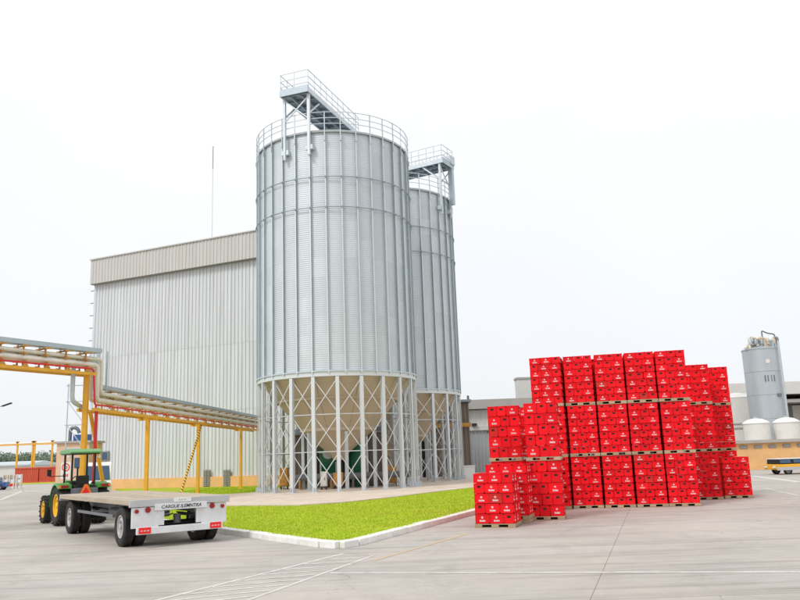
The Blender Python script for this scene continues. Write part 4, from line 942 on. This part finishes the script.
# grey shed between silo and crates
sh = thing('grey_shed', 'grey ribbed shed with pale upper panels between the silos and the crates', 'building', (2.0, 82.0, 0))
MB().box((8.5, 6.5, 3.6), (17, 12.6, 7.2)).build('wall', 'midgrey', sh)
ribbed_wall(sh, 'cladding_panel', 17, 4.4, 12, 'shed', (0, .05, 0.0), pitch=.35, depth=.06)
ribbed_wall(sh, 'upper_panel', 17, 1.75, 8, 'shedlight', (0, -.05, 4.75), pitch=1.1, depth=.03)
MB().box((8.5, -.05, 4.57), (17.2, .30, .32)).build('band', 'shedlight', sh)
MB().box((8.5, -.3, 7.05), (17.4, 1.0, .95)).build('roof_edge', 'beam', sh)
MB().box((5.2, -.25, 5.0), (.5, .5, .25)).build('gutter_box', 'dark', sh)
MB().tube([(6.6, -.3, 4.3), (7.6, -.3, 3.6), (8.1, -.3, 3.5)], .11, 8).build('gutter_pipe', 'dark', sh)
MB().tube([(4.8, 1, 7.4), (4.8, 1, 8.1)], .12, 8).build('roof_vent', 'midgrey', sh)
p = atY(525, 395, 90); t_ = thing('stair_tower', 'pale block rising behind the top left of the crate wall', 'building', (p.x, 90, 0))
MB().box((0, 0, 5.1), (1.9, 1.9, 10.2)).build('wall', 'shedlight', t_); MB().box((0, 0, 10.3), (2.1, 2.1, .2)).build('coping', 'beam', t_)
p = atY(468, 486, 62)
t_ = thing('concrete_block', 'white block standing at the edge of the lawn left of the crates', 'block', (p.x, 62, 0))
MB().box((0, 0, .55), (1.1, 1.0, 1.05)).build('body', 'plain', t_, bevel=.03); MB().box((0, 0, 1.12), (1.2, 1.1, .1)).build('lid', 'plain', t_)
# parked low yellow vehicle at the right edge
vp = gnd(793, 474.5)
yv = thing('service_truck', 'low yellow and grey service truck with dark windows parked by the ochre building', 'truck', (vp.x + 1.2, vp.y + 1.2, 0), 0.05)
MB().xprism([(-.9, .32), (.9, .32), (.9, .66), (-.9, .66)], -2.1, 2.1).build('body', 'yellow', yv, bevel=.04)
cb = MB().xprism([(-.84, .66), (.84, .66), (.76, .98), (-.76, .98)], -1.9, 1.7).build('cab', 'skin_black', yv, bevel=.05)
MB().box((-.1, 0, 1.0), (3.7, 1.55, .04)).build('roof', 'plain', cb)
for x in (-1.5, -.6, .3, 1.2): MB().box((x, -.82, .83), (.7, .06, .22), Matrix.Rotation(-.16, 3, 'X')).build('window', 'glass', cb)
MB().box((0, -.92, .38), (4.25, .06, .20)).build('skirt', 'grey', yv)
for s_ in (-1, 1):
    for x in (-1.35, 1.35): wheel(yv, (x, s_ * .75, .25), .25, .2, .14, tyre_mesh(.25, .2, .14), rim_mesh(.14, .2, 'rim', 1)).rotation_euler = (0, 0, pi / 2)
MB().box((-2.13, -.55, .5), (.05, .3, .12)).build('headlight', 'plain', yv); MB().box((-2.13, .55, .5), (.05, .3, .12)).build('headlight', 'plain', yv)

# ================================================================== FAR LEFT
vn = thing('parked_van', 'white van with blue windscreen parked behind the tractor', 'van', (atY(97, 480, 50).x, 50, 0), .37)
MB().xprism([(-1.0, .35), (-1.05, 1.0), (-.75, 1.25), (-.25, 2.2), (.1, 2.35), (3.2, 2.35), (3.2, .35)], -.85, .85).build('body', 'plain', vn, bevel=.06)
MB().add([(-.74, -.80, 1.30), (.74, -.80, 1.30), (.68, -.30, 2.12), (-.68, -.30, 2.12)], [(0, 1, 2, 3)]).add([(-.74, -.74, 1.28), (.74, -.74, 1.28), (.68, -.24, 2.10), (-.68, -.24, 2.10)], [(3, 2, 1, 0)]).build('windscreen', 'glass', vn)
for s_ in (-1, 1):
    MB().box((s_ * .62, -1.06, .85), (.28, .06, .16)).build('headlight', 'grey', vn)
    for y in (-.45, 2.4): wheel(vn, (s_ * .75, y, .33), .33, .2, .19, tyre_mesh(.33, .2, .19), rim_mesh(.19, .2, 'rim', s_))
MB().box((0, -1.06, .5), (1.5, .08, .18)).build('bumper', 'midgrey', vn, bevel=.02)
hp_ = atY(72, 470, 56)
ht = thing('gate_hut', 'small peach gate hut left of the pipe rack column', 'hut', (hp_.x, 56, 0))
MB().box((0, 1.2, 1.9), (2.3, 2.4, 3.8)).build('wall', 'peach', ht); MB().box((0, 1.2, 3.86), (2.6, 2.7, .14)).build('roof', 'beam', ht)
MB().box((.45, 0, 2.4), (.6, .08, .7)).build('window', 'glass', ht)
MB().box((.4, .6, 4.15), (1.1, .6, .45)).build('roof_unit', 'blue', ht)
MB().tube(fillet([(-.5, .6, 3.9), (-.5, .6, 4.9), (.0, .6, 4.9), (.15, .6, 4.5)], .3), .13, 8).build('vent_pipe', 'midgrey', ht, True)
sp_ = atY(65.8, 470.5, 46)
sgn = thing('road_sign', 'white board sign with a red ring and red words beside the gate hut', 'sign', (sp_.x, 46, 0))
MB().tube([(0, .05, 0), (0, .05, 2.5)], .04, 8).build('post', 'galv', sgn)
bd = MB().box((0, 0, sp_.z), (.56, .03, .95)).build('board', 'plain', sgn)
MB().lathe([(.17, -.005), (.23, -.005), (.23, .0), (.17, .0), (.17, -.005)], 28, 'y', (0, -.018, sp_.z + .18)).build('ring', 'redtape', bd)
MB().box((.06, -.02, sp_.z + .18), (.05, .01, .16)).build('sign_mark', 'midgrey', bd)
for q in (-.11, .0, .11): MB().box((q, -.02, sp_.z - .28), (.07, .01, .16)).build('sign_mark', 'lampred' if q < 0 else 'tile', bd)
# thin pipe frame left of the rack column
sf = thing('pipe_scaffold', 'thin pale pipe scaffold standing left of the rack column', 'scaffold', (atY(66, 440, 44).x, 44, 0))
for x in (0, 1.0): MB().tube([(x, 0, 0), (x, 0, 6.7)], .035, 6).build('upright', 'galv', sf)
for z in (3.1, 4.4, 5.7, 6.6): MB().tube([(-.1, 0, z), (1.1, 0, z)], .035, 6).build('crossbar', 'galv', sf)
for z in (3.1, 4.4): MB().tube([(0, .0, z + 1.3), (1.0, 0, z)], .025, 6).build('diagonal', 'galv', sf)
# distant yellow pipe bridge
Yb = 150
pb = thing('distant_pipe_bridge', 'distant low yellow pipe bridge at the far left', 'pipe rack', (atY(0, 445, Yb).x - 8, Yb, 0))
zb_ = atY(30, 444.5, Yb).z; Lb = atY(64, 445, Yb).x - atY(0, 445, Yb).x + 9
MB().box((Lb / 2, 0, zb_), (Lb, .5, .22)).build('beam', 'yellow', pb); MB().tube([(0, 0, zb_ + .3), (Lb, 0, zb_ + .3)], .14, 8).build('pipe', 'pipe', pb)
for px in (17, 32.5, 34.3, 52): 
    x = atY(px, 455, Yb).x - pb.location.x; MB().box((x, 0, zb_ / 2 + .3), (.26, .3, zb_ + .5)).build('post', 'yellow', pb)
    MB().box((x, 0, zb_ + .5), (.5, .3, .3)).build('saddle', 'rustyellow', pb)
# red containers, long grey roof, barriers, car, lamp, trees
for i, (xa, xb, lab) in enumerate(((14, 38, 'left one of two long red containers at the far left'), (38.4, 61, 'right one of two long red containers at the far left'))):
    A = atY(xa, 478, 130); B = atY(xb, 478, 130); w_ = B.x - A.x; zt_ = atY(40, 467, 130).z
    ct = thing('shipping_container', lab, 'container', (A.x, 130, 0), 0, 'red containers at the far left')
    MB().box((w_ / 2, 1.3, zt_ / 2), (w_ - .1, 2.3, zt_ - .1)).build('box', 'tile', ct)
    nr_ = 12; me = MB().box((0, 0, zt_ / 2), (.10, .08, zt_ - .3)).mesh('rib', 'tile')
    for k in range(nr_): link('rib', me, ct, ((k + .5) * w_ / nr_, .12, 0))
    for z in (.12, zt_ - .1): MB().box((w_ / 2, .1, z), (w_ - .02, .16, .2)).build('rail', 'tile', ct)
A = atY(-40, 462, 190)
gr = thing('long_low_warehouse', 'long low pale warehouse with grey roof behind the red containers', 'building', (A.x, 190, 0))
Wg = atY(29, 462, 190).x - A.x
MB().box((Wg / 2, 8, 1.6), (Wg, 16, 3.2)).build('wall', 'shedlight', gr); MB().xprism([(-.5, 3.2), (16.5, 3.2), (16.5, 3.5), (8, 4.3), (-.5, 3.5)], -.4, Wg + .4).build('roof', 'galv', gr)
for i, (x0_, x1_, m1, m2, lab) in enumerate(((2.5, 8.6, 'markyellow', 'redtape', 'left striped barrier board by the road at the far left'), (9, 15, 'markyellow', 'redtape', 'middle striped barrier board by the road at the far left'), (16, 21.8, 'plain', 'markyellow', 'white barrier board by the road at the far left'))):
    A = atY(x0_, 484, 92); B = atY(x1_, 484, 92); w_ = B.x - A.x
    br_ = thing('road_barrier', lab, 'barrier', (A.x, 92, 0), 0, 'barrier boards by the road')
    for x in (.1, w_ - .1): MB().box((x, 0, .8), (.08, .4, 1.6)).build('leg', 'plain', br_)
    MB().box((w_ / 2, -.06, 1.35), (w_, .05, .42)).build('board', m1, br_); MB().box((w_ / 2, -.06, .85), (w_, .05, .36)).build('board', 'plain' if i < 2 else 'plain', br_); MB().box((w_ / 2, -.06, .42), (w_, .05, .28)).build('board', m2, br_)
    for k in range(3): MB().box((w_ * (k + .5) / 3, -.09, 1.12), (w_ / 7, .02, .14)).build('stripe', 'midgrey' if i < 2 else 'green', br_)
cp = gnd(-1, 484.5)
car = thing('blue_car', 'dark blue car cut off by the left edge of the picture', 'car', (cp.x - .6, cp.y * .75, 0), .2)
car.location = (atY(-4, 482, 88).x, 88, 0)
MB().xprism([(-.85, .3), (.85, .3), (.85, .85), (-.85, .85)], -2.1, 1.2).build('body', 'blue', car, bevel=.08)
MB().xprism([(-.78, .85), (.78, .85), (.62, 1.4), (-.62, 1.4)], -1.4, .5).build('cabin', 'glass', car, bevel=.08)
for s_ in (-1, 1):
    for x in (-1.4, .6): wheel(car, (x, s_ * .78, .31), .31, .2, .18, tyre_mesh(.31, .2, .18), rim_mesh(.18, .2, 'rim', 1)).rotation_euler = (0, 0, pi / 2)
lpz = atY(3, 405.5, 60); lpx = atY(-14, 405, 60)
lamp = thing('street_lamp', 'street lamp whose slim head reaches in from the left edge', 'street lamp', (lpx.x, 60, 0))
MB().tube([(0, 0, 0), (0, 0, lpz.z - .6)], [.09, .06], 10).build('pole', 'galv', lamp, True)
MB().tube([(0, 0, lpz.z - .6), (.3, 0, lpz.z - .25), (lpz.x - lpx.x - .1, 0, lpz.z - .05)], .035, 8).build('arm', 'galvdark', lamp, True)
MB().box((lpz.x - lpx.x + .3, 0, lpz.z + .06), (.75, .25, .10), Matrix.Rotation(-.3, 3, 'Y')).build('lamp_head', 'dark', lamp, bevel=.03)
# verge
struct(sheet('verge', [gnd(-60, 486).xy, gnd(22, 484.6).xy, gnd(70, 483).xy, gnd(70, 481.3).xy, gnd(-60, 484).xy], .02, 'lawn'))
def tree(x, Y, hgt, rad, lab, seed):
    r_ = random.Random(seed); t_ = thing('tree', lab, 'tree', (x, Y, 0), 0, 'trees on the horizon')
    MB().tube([(0, 0, 0), (r_.uniform(-.2, .2), 0, hgt * .35), (r_.uniform(-.4, .4), 0, hgt * .75)], [.3, .22, .08], 8).build('trunk', 'bark', t_, True)
    lm_ = MB()
    for k in range(5):
        a = r_.uniform(0, 6.28); lm_.tube([(0, 0, hgt * (.3 + .08 * k)), (cos(a) * rad * .6, sin(a) * rad * .6, hgt * (.5 + .09 * k))], [.12, .04], 6)
    lm_.build('limb', 'bark', t_)
    cr = MB(); blobs = [(r_.uniform(-.6, .6) * rad, r_.uniform(-.6, .6) * rad, hgt * r_.uniform(.45, .88), rad * r_.uniform(.3, .55)) for _ in range(11)]
    for (bx, by, bzz, br_) in blobs:
        for _ in range(130):
            d = Vector((r_.gauss(0, 1), r_.gauss(0, 1), r_.gauss(0, .8))).normalized() * br_ * r_.uniform(.6, 1.08)
            c = Vector((bx, by, bzz)) + d; s = r_.uniform(.14, .34); u = Vector((r_.gauss(0, 1), r_.gauss(0, 1), r_.gauss(0, 1))).normalized(); v = u.orthogonal().normalized()
            cr.add([c - u * s, c + v * s * .7, c + u * s, c - v * s * .7], [(0, 1, 2, 3)])
    cr.build('crown', 'leaf', t_)
    return t_
tree_spec = [(-22, 456, 3.6), (-8, 457, 3.4), (5, 456.5, 3.6), (12, 456, 3.4), (21, 457.5, 3.2), (29, 456, 3.6), (37, 454, 4.2), (44, 457, 3.4), (51, 455.5, 3.8), (58, 457, 3.4), (65, 456, 3.6), (73, 457, 3.4), (82, 457, 3.4)]
words = ('first', 'second', 'third', 'fourth', 'fifth', 'sixth', 'seventh', 'eighth', 'ninth', 'tenth', 'eleventh', 'twelfth', 'thirteenth')
for i, (px, py, rad) in enumerate(tree_spec):
    Yt = 235 + (i * 37) % 30; p = atY(px, py, Yt)
    tree(p.x, Yt, p.z + .5, rad * 1.3, '%s tree from the left in the distant row behind the yellow pipe bridge' % words[i], 40 + i)
